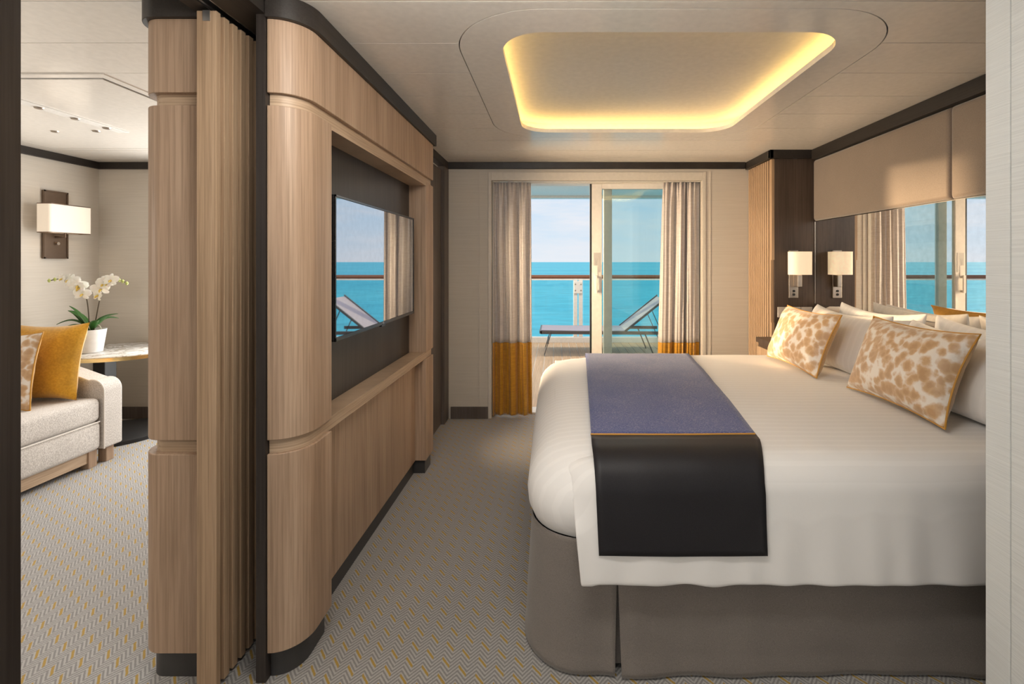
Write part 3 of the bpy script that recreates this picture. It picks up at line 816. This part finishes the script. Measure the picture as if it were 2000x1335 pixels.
# skirt
R = 0.20
def skirt_path(n=10):
    p = [(BX0 + R + 0.0, BY1)]
    for i in range(n + 1):
        a = PI / 2 + PI / 2 * i / n
        p.append((BX0 + R + R * math.cos(a), BY1 - R + R * math.sin(a)))
    for i in range(1, 9):
        p.append((BX0, BY1 - R - (BY1 - BY0 - 2 * R) * i / 9))
    for i in range(n + 1):
        a = PI + PI / 2 * i / n
        p.append((BX0 + R + R * math.cos(a), BY0 + R + R * math.sin(a)))
    p += [(BX0 + R + (0.197 - BX0 - R) * i / 4, BY0) for i in range(1, 5)]
    return p
def skirt(name, path, edge=None, z0=0.008, z1=0.425):
    nz_ = 26; n = len(path); vs = []
    for i, (x, y) in enumerate(path):
        a = path[max(0, i - 1)]; b = path[min(n - 1, i + 1)]
        t = Vector((b[0] - a[0], b[1] - a[1])).normalized(); nn = Vector((t.y, -t.x))
        # outward = right-hand side of travel? travel runs far -> foot -> near, so flip
        nn = -nn if (nn.dot(Vector((0.9, 2.44)) - Vector((x, y))) > 0) else nn
        for k in range(nz_ + 1):
            q = k / nz_; z = z0 + (z1 - z0) * q
            low = (1 - q)
            off = (0.0035 if z < 0.05 else 0) + 0.020 * low + 0.013 * low * noise.noise((x * 4.0, y * 4.0 + 3, z * 2.5)) + 0.004 * low * math.sin(x * 23 + y * 17)
            if edge is not None:
                d = abs(i - edge[0])
                if d < 3: off += edge[1] * low * (3 - d) / 3
            sh = 0.0
            if edge is not None and i == edge[0]: sh = edge[2] * max(0, 1 - (z / 0.33)) if z < 0.33 else 0
            vs.append((x + nn.x * off + sh, y + nn.y * off, z))
    fs = [(i * (nz_ + 1) + k, i * (nz_ + 1) + k + 1, (i + 1) * (nz_ + 1) + k + 1, (i + 1) * (nz_ + 1) + k) for i in range(n - 1) for k in range(nz_)]
    return mesh(name, vs, fs, SKIRT, bed, smooth=3.1, solid=-0.003)
pa = skirt_path()
skirt('skirt_panel', pa, (len(pa) - 1, 0.006, -0.010))
pb = [(0.199 + (BX1 - 0.199) * i / 28, BY0) for i in range(29)]
skirt('skirt_panel', pb, (0, 0.012, 0.010))
box('pleat_backing', (0.10, 0.30, BY0 + 0.012, BY0 + 0.016, 0.02, 0.42), SKIRT, bed)
def hem(name, path, z):
    vs, fs = [], []
    pts = []
    for i, (x, y) in enumerate(path):
        pts.append((x, y - 0.0215 - 0.010 * noise.noise((x * 4.0, y * 4.0 + 3, z * 2.5)) * 0.9, z))
    return pts
# mattress with the tucked-in white cover
def mattress():
    prof = [(0.030, 0.405), (0.004, 0.425), (-0.014, 0.47), (-0.018, 0.52), (-0.010, 0.57), (0.012, 0.615), (0.045, 0.65), (0.09, 0.672), (0.15, 0.682), (0.25, 0.686), (0.45, 0.686), (0.8, 0.686)]
    n = 16; vs = []; cnt = None
    for ins, z in prof:
        x0, x1, y0, y1 = BX0 + ins, BX1 + 0.02, BY0 + ins, BY1 - ins
        r = max(0.02, R + 0.01 - ins * 0.35)
        r = min(r, (y1 - y0) / 2 - 0.001)
        pts = [(x1, y1)]
        for i in range(8): pts.append((x1 + (x0 + r - x1) * (i + 1) / 8, y1))
        for i in range(1, n + 1):
            a = PI / 2 + PI / 2 * i / n; pts.append((x0 + r + r * math.cos(a), y1 - r + r * math.sin(a)))
        for i in range(1, 9): pts.append((x0, y1 - r + (y0 + r - (y1 - r)) * i / 8))
        for i in range(1, n + 1):
            a = PI + PI / 2 * i / n; pts.append((x0 + r + r * math.cos(a), y0 + r + r * math.sin(a)))
        for i in range(8): pts.append((x0 + r + (x1 - x0 - r) * (i + 1) / 8, y0))
        cnt = len(pts)
        for x, y in pts:
            d = 0.006 * noise.noise((x * 5, y * 5, z * 7))
            vs.append((x + (d if x < 0.1 else 0), y + d * 0.5, z + (0.4 * d if z > 0.6 else 0)))
    fs = []
    for i in range(len(prof) - 1):
        for k in range(cnt - 1):
            fs.append((i * cnt + k, i * cnt + k + 1, (i + 1) * cnt + k + 1, (i + 1) * cnt + k))
    b = (len(prof) - 1) * cnt
    fs.append(tuple(b + k for k in range(cnt)))
    return mesh('mattress', vs, fs, LINEN, bed, smooth=3.1)
mattress()
# duvet: section in Y-Z, hanging over the near side
def section(n_top=40):
    P = []
    zt = 0.692; rr = 0.115; yn = 1.522; yf = 3.365
    for i in range(6): P.append((yf + 0.012, 0.46 + (zt - rr - 0.46) * i / 6))
    for i in range(9):
        a = PI / 2 * i / 8; P.append((yf - rr + rr * math.cos(a), zt - rr + rr * math.sin(a)))
    y0, y1 = yf - rr, yn + rr
    for i in range(1, n_top): 
        t = i / n_top
        P.append((y0 + (y1 - y0) * t, zt + 0.012 * math.sin(PI * t)))
    for i in range(13):
        a = PI / 2 + PI / 2 * i / 12; P.append((yn + rr + rr * math.cos(a), zt - rr + rr * math.sin(a)))
    for i in range(1, 15):
        t = i / 14; P.append((yn - 0.022 * t, (zt - rr) + (0.316 - (zt - rr)) * t))
    return P
SEC = section()
def secnorm(P):
    N_ = []
    for i in range(len(P)):
        a = P[max(0, i - 1)]; b = P[min(len(P) - 1, i + 1)]
        t = Vector((b[0] - a[0], b[1] - a[1])).normalized()
        n = Vector((t.y, -t.x))      # walking far->near over the top, outward is up / near
        if n.dot(Vector((a[0] - 2.44, a[1] - 0.45))) < 0: n = -n
        N_.append(n)
    return N_
NRM = secnorm(SEC)
def duvet():
    nx = 70; n = len(SEC); vs = []
    for i in range(nx + 1):
        u = i / nx
        for k, (y, z) in enumerate(SEC):
            hang = min(1, max(0, (1.655 - y) / 0.12))
            x_edge = -0.005 + 0.055 * hang ** 2 + 0.03 * max(0, (0.6 - z)) / 0.3
            x = x_edge + (BX1 + 0.01 - x_edge) * (u ** 1.25)
            fade = min(1, max(0, (x - 0.02) / 0.35))
            fade = fade * fade * (3 - 2 * fade)
            off = (1 - fade) * (-0.034) * (1 - hang) + hang * 0.002
            low = max(0, (0.6 - z) / 0.28) if y < 1.7 else 0
            wr_ = 0.006 * low * noise.noise((x * 9, 2.0, z * 3)) + 0.0035 * low * math.sin(x * 46 + 3 * noise.noise((x * 3, 0, 0)))
            soft = 0.004 * noise.noise((x * 3.2, y * 3.2, z * 3.2))
            nn = NRM[k]
            zz = z + nn.y * (off + soft)
            if k == n - 1: zz += 0.007 * noise.noise((x * 11, 5, 1)) - (0.016 * max(0, (x - 1.5) / 0.36) if x > 1.5 else 0) + (-0.006 if x < 0.12 else 0)
            if y < 2.0 and x < 0.16:
                # near the foot corner the cover follows the rounded mattress and tucks under
                dc = max(0, 0.115 - x)
                tuck = (0.20 - math.sqrt(max(0, 0.04 - dc * dc))) + 0.075 * max(0, 1 - x / 0.16) ** 1.5
                keep = 1 - min(1, max(0, (0.62 - z) / 0.16))
                y += tuck * keep * min(1, max(0, (2.0 - y) / 0.3))
                zz -= 0.03 * max(0, 1 - x / 0.16) * keep
            vs.append((x, y + nn.x * (off + soft) - wr_, zz))
    fs = [(i * n + k, i * n + k + 1, (i + 1) * n + k + 1, (i + 1) * n + k) for i in range(nx) for k in range(n - 1)]
    o = mesh('duvet', vs, fs, LINEN, None, smooth=3.1, solid=-0.010, sub=1)
    return finish(o, 'white striped sateen duvet draped over the near side of the bed', 'duvet')
duvet()
# bed runner: tapering strip with tweed top, gold cord and black satin ends
run = thing('bed_runner', (0.45, 2.4, 0.7), 'navy tweed bed runner with black satin end and gold cord', 'bed runner')
def runner_part(name, ks, material, off=0.008, thick=0.003):
    nx = 24; vs = []
    for i in range(nx + 1):
        u = i / nx
        for k in ks:
            y, z = SEC[k]; nn = NRM[k]
            t = min(1, max(0, (3.36 - y) / (3.36 - 1.64)))
            if y < 1.64: t = 1 + (0.69 - z) * 0.25
            bend = min(1, max(0, (1.66 - y) / 0.13))
            xl = 0.205 + (0.122 - 0.205) * min(t, 1) + (0.012 * (t - 1) / 0.07 if t > 1 else 0)
            xr = 0.905 + (0.700 - 0.905) * min(t, 1) - 0.046 * bend
            x = xl + (xr - xl) * u
            soft = 0.004 * noise.noise((x * 3.2, y * 3.2, z * 3.2))
            wv = 0.0025 * noise.noise((x * 8, y * 8 + 4, z * 8))
            o_ = off + soft + wv
            zz = z + nn.y * o_
            vs.append((x, y + nn.x * o_, zz))
    m = len(ks)
    fs = [(i * m + k, i * m + k + 1, (i + 1) * m + k + 1, (i + 1) * m + k) for i in range(nx) for k in range(m - 1)]
    return mesh(name, vs, fs, material, run, smooth=3.1, solid=thick)
NTOP = [k for k, (y, z) in enumerate(SEC) if z > 0.66]
k_seam = max(k for k, (y, z) in enumerate(SEC) if y > 1.70)
k_end = max(k for k, (y, z) in enumerate(SEC) if z > 0.405)
k_far = min(k for k, (y, z) in enumerate(SEC) if z > 0.60)
runner_part('tweed_top', list(range(k_far, k_seam + 1)), NAVY)
runner_part('satin_end', list(range(k_seam, k_end + 1)), SATIN)
y, z = SEC[k_seam]
tube('gold_cord', [(0.124 + (0.7055 - 0.124) * i / 30, y + 0.002, z + 0.0125 + 0.004 * noise.noise(((0.124 + 0.58 * i / 30) * 3.2, y * 3.2, z * 3.2))) for i in range(31)], 0.0036, GOLDP, run, 8)

# pillows
def pillow_geo(W, H, T, half=None, pin=0.07, nu=22, nv=16, wr=0.006, seed=0, sag=0.0):
    """local x = width, y = height, z = thickness; half: +1 front, -1 back, None both"""
    vs, fs = [], []
    def P(u, v, s):
        x = W / 2 * u * (1 - pin * (1 - v * v)); y = H / 2 * v * (1 - pin * (1 - u * u))
        q = max(0, (1 - u ** 4)) * max(0, (1 - v ** 4))
        t = T / 2 * q ** 0.5 * (0.75 + 0.25 * (1 - u * u) * (1 - v * v))
        d = wr * q ** 0.3 * noise.noise((u * 2.4 + seed, v * 2.4, s * 3 + seed))
        # radial corner creases
        c = 0.5 * wr * abs(u * v) * math.sin(18 * math.atan2(abs(v), abs(u)) + seed) * q ** 0.3
        return Vector((x, y - sag * (1 - u * u) * (v + 1) * 0.5, s * (t + c) + d))
    for s in ((1, -1) if half is None else (half,)):
        n0 = len(vs)
        for i in range(nu + 1):
            for j in range(nv + 1):
                u = -1 + 2 * i / nu; v = -1 + 2 * j / nv
                u = math.sin(u * PI / 2) * 0.35 + u * 0.65; v = math.sin(v * PI / 2) * 0.35 + v * 0.65
                vs.append(P(u, v, s))
        for i in range(nu):
            for j in range(nv):
                a = n0 + i * (nv + 1) + j
                fs.append((a, a + 1, a + nv + 2, a + nv + 1))
    edge = []
    m = 24
    for i in range(m): edge.append((-1 + 2 * i / m, -1))
    for i in range(m): edge.append((1, -1 + 2 * i / m))
    for i in range(m): edge.append((1 - 2 * i / m, 1))
    for i in range(m): edge.append((-1, 1 - 2 * i / m))
    E = [P(u, v, 0) for u, v in edge]
    return vs, fs, E
def orient(c, wdir, hdir):
    wv = Vector(wdir).normalized(); hv = Vector(hdir); hv = (hv - wv * hv.dot(wv)).normalized()
    nv = wv.cross(hv)
    return Matrix(((wv.x, hv.x, nv.x, c[0]), (wv.y, hv.y, nv.y, c[1]), (wv.z, hv.z, nv.z, c[2]), (0, 0, 0, 1)))
def put(name, geo, mtx, material, parent):
    return mesh(name, [mtx @ v for v in geo[0]], geo[1], material, parent, smooth=3.1)
def white_pillow(c, wdir, hdir, W, H, T, seed, label):
    g = pillow_geo(W, H, T, seed=seed, wr=0.012, pin=0.05, sag=0.03)
    mtx = orient(c, wdir, hdir)
    # weld the two halves
    vs = [mtx @ v for v in g[0]]
    o = mesh('pillow', vs, g[1], LINEN, None, smooth=3.1)
    bm = bmesh.new(); bm.from_mesh(o.data); bmesh.ops.remove_doubles(bm, verts=bm.verts, dist=0.0005); bmesh.ops.recalc_face_normals(bm, faces=bm.faces); bm.to_mesh(o.data); bm.free()
    o.data.polygons.foreach_set('use_smooth', [True] * len(o.data.polygons))
    o.modifiers.new('smooth', 'SUBSURF').render_levels = 1
    return finish(o, label, 'pillow', 'white bed pillows')
WD = (0, -1, 0)
white_pillow((1.812, 2.77, 0.884), WD, (0.06, 0, 0.36), 0.74, 0.37, 0.12, 1.3, 'white pillow standing against the headboard, farther of the back pair')
white_pillow((1.812, 1.99, 0.884), WD, (0.06, 0, 0.36), 0.74, 0.37, 0.12, 4.1, 'white pillow standing against the headboard, nearer of the back pair')
white_pillow((1.655, 2.83, 0.874), WD, (0.13, 0, 0.34), 0.74, 0.37, 0.17, 7.7, 'white pillow leaning right behind the far patterned cushion')
white_pillow((1.655, 1.98, 0.874), WD, (0.13, 0, 0.34), 0.74, 0.37, 0.17, 9.2, 'white pillow leaning right behind the near patterned cushion')
def patterned(name, c, wdir, hdir, W, H, T, seed, label, front=LEO, back=GOLDV, pip=GOLDP, group='patterned cushions'):
    t = thing(name, (c[0], c[1], c[2] - H / 2), label, 'cushion', group)
    mtx = orient(c, wdir, hdir)
    gf = pillow_geo(W, H, T, 1, 0.10, seed=seed, wr=0.008); gb = pillow_geo(W, H, T, -1, 0.10, seed=seed, wr=0.008)
    put('front_cover', gf, mtx, front, t)
    put('back_cover', gb, mtx, back, t)
    if pip: tube('piping', [mtx @ e for e in gf[2]], 0.0035, pip, t, 6, closed=True)
    return t
# facing the foot of the bed (-X): width runs towards the camera so that the normal points to -X
patterned('scatter_cushion', (1.418, 2.815, 0.876), (0, -1, 0), (0.125, 0, 0.31), 0.59, 0.350, 0.17, 2.2, 'tan and silver patterned cushion on the bed, farther from the camera')
patterned('scatter_cushion', (1.470, 2.050, 0.883), (0, -1, 0), (0.12, 0, 0.32), 0.59, 0.365, 0.17, 5.6, 'tan and silver patterned cushion on the bed, nearer to the camera')

# ================================================================== CURTAINS
def curtain(name, x0, x1, x0b, x1b, seed, label, folds):
    t = thing(name, ((x0 + x1) / 2, 4.145, 0.01), label, 'curtain', 'balcony door curtains')
    zs_all = [0.012 + (1.992 - 0.012) * i / 44 for i in range(45)]
    zb = 0.63
    def surf(zs, nm, material):
        nu = 150
        def f(u, v):
            z = zs[0] + (zs[-1] - zs[0]) * v
            h = z / 2.0
            a0 = x0b + (x0 - x0b) * h; a1 = x1b + (x1 - x1b) * h
            uw = u + 0.085 * noise.noise((u * 2.6 + seed * 3, 0.5, seed)) + 0.02 * noise.noise((u * 4 + seed, z * 0.9, 1.0))
            ph = uw * folds * 2 * PI + seed
            top = max(0, (z - 1.80) / 0.20)
            amp = (0.036 - 0.020 * top) * (0.75 + 0.55 * noise.noise((u * 3.5 + seed, seed, z * 0.35)))
            wv = math.sin(ph) + 0.38 * math.sin(2.0 * ph + seed * 2 + 0.6 * noise.noise((u * 2, z, seed))) + 0.16 * math.sin(5 * ph + z)
            pinch = top * 0.014 * math.sin(ph * 4) + 0.004 * top * math.sin(ph * 9)
            x = a0 + (a1 - a0) * (u + 0.030 * math.cos(ph) * min(1, 6 * u * (1 - u)))
            return (x, 4.145 + amp * wv + pinch, z + (0.012 * noise.noise((u * 4, seed, 2)) if v == 0 and nm == 'gold_band' else 0))
        v, fs = gridgeo(nu, 26, f)
        mesh(nm, v, fs, material, t, smooth=3.1, solid=0.002)
    surf([zb, 1.992], 'upper_drape', CURT)
    surf([0.014, zb], 'gold_band', CURTG)
    return t
curtain('curtain', -0.530, -0.210, -0.530, -0.200, 0.4, 'taupe curtain with gold hem left of the balcony door', 3.4)
curtain('curtain', 0.915, 1.228, 0.862, 1.228, 2.1, 'taupe curtain with gold hem right of the balcony door', 3.0)
box('trim_10', (-0.535, 1.232, 4.13, 4.16, 1.994, 1.999), FRAME)['kind'] = 'structure'

# ================================================================== LOUNGE
so = thing('sofa', (-3.4, 2.2, 0), 'oatmeal fabric sofa with sloping piped arms against the lounge wall', 'sofa')
def soft_box(name, b, r, material, parent, seg_=4):
    o = box(name, b, material, parent)
    m = o.modifiers.new('edges', 'BEVEL'); m.width = r; m.segments = seg_; m.limit_method = 'ANGLE'
    o.data.polygons.foreach_set('use_smooth', [True] * 6)
    return o
SXF = -2.945
soft_box('seat_cushion', (-3.62, SXF, 1.32, 3.158, 0.285, 0.440), 0.035, SOFA, so)
soft_box('seat_base', (-3.80, SXF + 0.002, 1.32, 3.158, 0.105, 0.287), 0.03, SOFA, so)
tube('seam_piping', [(SXF + 0.003, 1.33, 0.286), (SXF + 0.003, 3.14, 0.286)], 0.004, PIPE, so, 6)
soft_box('backrest', (-3.835, -3.60, 1.32, 3.158, 0.30, 0.80), 0.05, SOFA, so)
ap = [(-3.835, 0.10), (-2.935, 0.10)]
for i in range(9):
    a = 0 + (PI / 2 + 0.28) * i / 8 - 0.0
    ap.append((-3.010 + 0.075 * math.cos(a), 0.470 + 0.075 * math.sin(a)))
ap += [(-3.45, 0.690), (-3.835, 0.78)]
for y0, y1, ye in ((3.160, 3.300, 3.160), (1.180, 1.318, 1.318)):
    prism('arm', ap, y0, y1, SOFA, so, axis='y', bevel=0.012, seg=3)
    tube('arm_piping', [(x + 0.002, ye, z + 0.003) for x, z in ap[1:-1]], 0.0045, PIPE, so, 6)
box('front_rail', (SXF - 0.06, SXF - 0.025, 1.30, 3.10, 0.035, 0.106), OAKH, so, bevel=0.002)
for x, y in ((SXF - 0.045, 3.115), (SXF - 0.045, 3.235), (SXF - 0.045, 1.25), (-3.75, 3.235), (-3.75, 1.25)):
    box('leg', (x - 0.028, x + 0.028, y - 0.028, y + 0.028, 0, 0.11), OAK, so, bevel=0.003)
patterned('throw_cushion', (-3.245, 3.085, 0.682), (1, 0.16, 0.0), (-0.136, 0.08, 0.457), 0.44, 0.49, 0.15, 3.3, 'mustard gold velvet cushion leaning on the sofa arm', GOLDV, GOLDV, None, None)
patterned('throw_cushion', (-3.315, 2.885, 0.665), (1, 0.06, 0.0), (-0.14, 0.07, 0.46), 0.45, 0.46, 0.13, 8.1, 'tan and silver patterned cushion on the sofa, cut by the dark post', group=None)
# side table
TX, TYc = -3.36, 3.71
tb = thing('side_table', (TX, TYc, 0), 'round marble side table with brass edge and black pedestal', 'table')
lathe('table_top', [(0.40, 0.632), (0.418, 0.634), (0.42, 0.645), (0.416, 0.647)], (TX, TYc, 0), MARBLE, tb, 64, 1, 0.80)
lathe('brass_rim', [(0.415, 0.612), (0.421, 0.612), (0.422, 0.638), (0.415, 0.638)], (TX, TYc, 0), BRASS, tb, 64, 1, 0.80)
box('pedestal', (TX - 0.095, TX - 0.005, TYc - 0.08, TYc + 0.02, 0.03, 0.615), BLACK, tb, bevel=0.004)
lathe('base_plate', [(0.30, 0.0), (0.31, 0.004), (0.31, 0.026), (0.30, 0.03)], (TX + 0.04, TYc, 0), BLACK, tb, 48)
# orchid
ox, oy, oz = -3.44, 3.60, 0.648
orc = thing('potted_orchid', (ox, oy, oz), 'white orchid with two flower stems in a white pot', 'plant')
pot = lathe('pot', [(0.062, 0.0), (0.068, 0.003), (0.090, 0.165), (0.092, 0.170), (0.086, 0.170), (0.082, 0.150)], (ox, oy, oz), POT, orc, 40)
lathe('bark', [(0.082, 0.146), (0.05, 0.156), (0.01, 0.158)], (ox, oy, oz), STEM, orc, 24)
def leaf(name, base, tip, lift, width, material, parent, droop=0.0):
    b = Vector(base); t = Vector(tip); nL = 12
    side = (t - b).cross(Vector((0, 0, 1)));
    side = side.normalized() if side.length > 1e-4 else Vector((1, 0, 0))
    vs = []
    for i in range(nL + 1):
        s = i / nL
        p = b.lerp(t, s) + Vector((0, 0, lift * math.sin(PI * s) - droop * s * s))
        wdt = width * (math.sin(PI * (0.12 + 0.88 * s) ** 0.8) ** 0.7 if s < 1 else 0.02) * 0.5
        for q in (-1, -0.5, 0, 0.5, 1):
            vs.append(p + side * wdt * q + Vector((0, 0, abs(q) * wdt * 0.35)))
    fs = [(i * 5 + k, i * 5 + k + 1, (i + 1) * 5 + k + 1, (i + 1) * 5 + k) for i in range(nL) for k in range(4)]
    return mesh(name, vs, fs, material, parent, smooth=3.1, solid=0.003)
c0 = Vector((ox, oy, oz + 0.155))
for dx, dy, dz, lf, wd_ in ((-0.10, -0.06, 0.19, 0.02, 0.075), (-0.17, 0.0, 0.15, 0.03, 0.07), (-0.15, -0.10, 0.06, 0.05, 0.055), (0.22, -0.02, 0.13, 0.03, 0.06), (0.15, -0.10, 0.09, 0.02, 0.05), (-0.12, -0.08, 0.035, 0.03, 0.04), (0.10, 0.12, 0.08, 0.04, 0.06)):
    leaf('leaf', c0, c0 + Vector((dx, dy, dz)), lf, wd_, LEAF, orc)
def bez(p0, p1, p2, p3, n=14):
    out_ = []
    for i in range(n + 1):
        t = i / n; a = 1 - t
        out_.append(Vector(p0) * a ** 3 + Vector(p1) * 3 * a * a * t + Vector(p2) * 3 * a * t * t + Vector(p3) * t ** 3)
    return out_
s1 = bez(c0 + Vector((-0.01, 0, 0)), c0 + Vector((-0.02, 0, 0.22)), c0 + Vector((0.0, -0.01, 0.45)), c0 + Vector((-0.27, -0.03, 0.375)), 20)
s2 = bez(c0 + Vector((0.02, 0, 0)), c0 + Vector((0.07, 0, 0.2)), c0 + Vector((0.08, -0.02, 0.47)), c0 + Vector((0.29, -0.02, 0.355)), 20)
tube('flower_stem', s1, 0.0035, STEM, orc, 6)
tube('flower_stem', s2, 0.0035, STEM, orc, 6)
for k in range(5):
    a = 0.5 + k * 1.25
    tube('aerial_root', bez(c0, c0 + Vector((0.05 * math.cos(a), 0.05 * math.sin(a) - 0.03, 0.08)), c0 + Vector((0.09 * math.cos(a), 0.09 * math.sin(a) - 0.04, 0.05)), c0 + Vector((0.08 * math.cos(a), 0.08 * math.sin(a) - 0.03, -0.01)), 8), 0.0035, ROOT, orc, 5)
def flower(c, face, size, roll):
    c = Vector(c); f = Vector(face).normalized(); size *= 1.18
    r = f.cross(Vector((0, 0, 1))).normalized(); u = r.cross(f)
    vs, fs = [], []
    for ang, ln, wd_ in ((90, 0.9, 0.55), (90 + 125, 0.85, 0.5), (90 - 125, 0.85, 0.5), (90 + 68, 1.0, 0.95), (90 - 68, 1.0, 0.95)):
        a = math.radians(ang + roll); d = r * math.cos(a) + u * math.sin(a); s_ = r * -math.sin(a) + u * math.cos(a)
        n0 = len(vs); nL = 7
        for i in range(nL + 1):
            t = i / nL; wdt = wd_ * size * 0.5 * math.sin(PI * (0.08 + 0.86 * t)) ** 0.65
            for q in (-1, 0, 1):
                vs.append(c + d * size * ln * t + s_ * wdt * q + f * size * (0.22 * math.sin(t * 2.2) - 0.10 * abs(q) * t))
        fs += [(n0 + i * 3 + k, n0 + i * 3 + k + 1, n0 + (i + 1) * 3 + k + 1, n0 + (i + 1) * 3 + k) for i in range(nL) for k in range(2)]
    fl = mesh('blossom', vs, fs, PETAL, orc, smooth=3.1)
    lip = []
    tube('lip', [c + f * size * 0.05, c + f * size * 0.3 - u * size * 0.12, c + f * size * 0.42 - u * size * 0.3], [size * 0.10, size * 0.13, size * 0.05], YCORE, fl, 6)
for q, fc, sz, ro in ((9, (0.3, -1, 0.1), 0.050, 5), (11, (-0.2, -1, -0.1), 0.052, -10), (12, (0.5, -1, -0.2), 0.055, 12), (14, (0.1, -1, 0.2), 0.050, 0), (15, (-0.5, -1, 0), 0.048, 20), (17, (-0.3, -1, 0.0), 0.036, 8)):
    flower(s1[q] + Vector((0, -0.02, 0.0)), fc, sz, ro)
for q, fc, sz, ro in ((9, (-0.4, -1, 0), 0.050, 8), (11, (0.3, -1, -0.2), 0.055, -8), (13, (0.0, -1, 0.1), 0.052, 15), (14, (0.6, -1, -0.3), 0.050, -20), (16, (0.2, -1, 0.2), 0.048, 5)):
    flower(s2[q] + Vector((0, -0.02, -0.005)), fc, sz, ro)
for st, qs in ((s1, (18, 19, 20)), (s2, (18, 19, 20))):
    for q in qs:
        p = st[q]
        lathe('bud', [(0.002, -0.014), (0.009, -0.006), (0.010, 0.004), (0.003, 0.014)], p + Vector((0, -0.006, 0.0)), BUD, orc, 10)
# lounge wall sconce on the left wall
sc2 = thing('wall_sconce', (XL, 3.72, 1.34), 'wide white shaded wall lamp on bronze plate above the sofa', 'wall lamp')
box('back_plate', (XL, XL + 0.018, 3.632, 3.812, 1.340, 1.855), BRONZE, sc2, bevel=0.004)
boxes('plate_border', [(XL + 0.018, XL + 0.024, 3.632, 3.642, 1.340, 1.855), (XL + 0.018, XL + 0.024, 3.802, 3.812, 1.340, 1.855), (XL + 0.018, XL + 0.024, 3.632, 3.812, 1.845, 1.855), (XL + 0.018, XL + 0.024, 3.632, 3.812, 1.340, 1.350)], BRONZE, sc2)
ringprism('lamp_shade', rrect(XL + 0.045, XL + 0.150, 3.548, 3.872, 0.018, 4), rrect(XL + 0.048, XL + 0.147, 3.551, 3.869, 0.016, 4), 1.535, 1.742, SHADE2, sc2)
ringprism('shade_binding', rrect(XL + 0.0445, XL + 0.1505, 3.5475, 3.8725, 0.018, 4), rrect(XL + 0.047, XL + 0.148, 3.550, 3.870, 0.016, 4), 1.530, 1.536, BRONZE, sc2)
ringprism('shade_binding', rrect(XL + 0.0445, XL + 0.1505, 3.5475, 3.8725, 0.018, 4), rrect(XL + 0.047, XL + 0.148, 3.550, 3.870, 0.016, 4), 1.741, 1.747, BRONZE, sc2)
tube('arm', [(XL + 0.018, 3.72, 1.505), (XL + 0.09, 3.72, 1.505), (XL + 0.09, 3.72, 1.60)], 0.008, BRONZE, sc2, 8)
lathe('bulb', [(0.002, 0), (0.028, 0.02), (0.03, 0.06), (0.002, 0.1)], (XL + 0.09, 3.72, 1.60), SHADE2, sc2, 12)
tube('switch_knob', [(XL + 0.018, 3.72, 1.455), (XL + 0.04, 3.72, 1.455)], 0.012, CHROME, sc2, 10)
light('sconce_bulb_light', 'POINT', (XL + 0.10, 3.71, 1.63), (0, 0, -1), 1.6, (1, 0.75, 0.45), shadow_soft_size=0.03)
light('bedside_bulb_light', 'POINT', (XC + 0.01, PY - 0.075, 1.30), (0, 0, -1), 0.9, (1, 0.72, 0.4), shadow_soft_size=0.02)
# lounge ceiling tray with shadow gap, strip and small spots
lt = thing('lounge_ceiling_tray', (-2.9, 2.8, HC), 'flat ceiling tray with dark shadow gap over the lounge', 'ceiling panel')
ringprism('tray_border', [(-3.7, 2.153), (-2.0, 2.153), (-2.0, 3.6), (-3.7, 3.6)], [(-3.66, 2.193), (-2.04, 2.193), (-2.04, 3.56), (-3.66, 3.56)], HC - 0.006, HC, CEIL, lt)
ringprism('shadow_gap', [(-3.66, 2.193), (-2.04, 2.193), (-2.04, 3.56), (-3.66, 3.56)], [(-3.645, 2.208), (-2.055, 2.208), (-2.055, 3.545), (-3.645, 3.545)], HC - 0.003, HC, BLACK, lt)
box('tray_panel', (-3.645, -2.055, 2.208, 3.545, HC - 0.008, HC), CEIL, lt)
box('light_track', (-2.785, -2.715, 2.30, 3.10, HC - 0.014, HC - 0.008), WHITE, lt, bevel=0.002)
for x, y in ((-2.75, 2.59), (-2.75, 2.785), (-2.75, 2.98), (-3.17, 3.08), (-2.90, 3.07)):
    lathe('spot', [(0.018, -0.006), (0.022, 0.0)], (x, y, HC - 0.014 if x == -2.75 else HC - 0.008), CHROME, lt, 14)
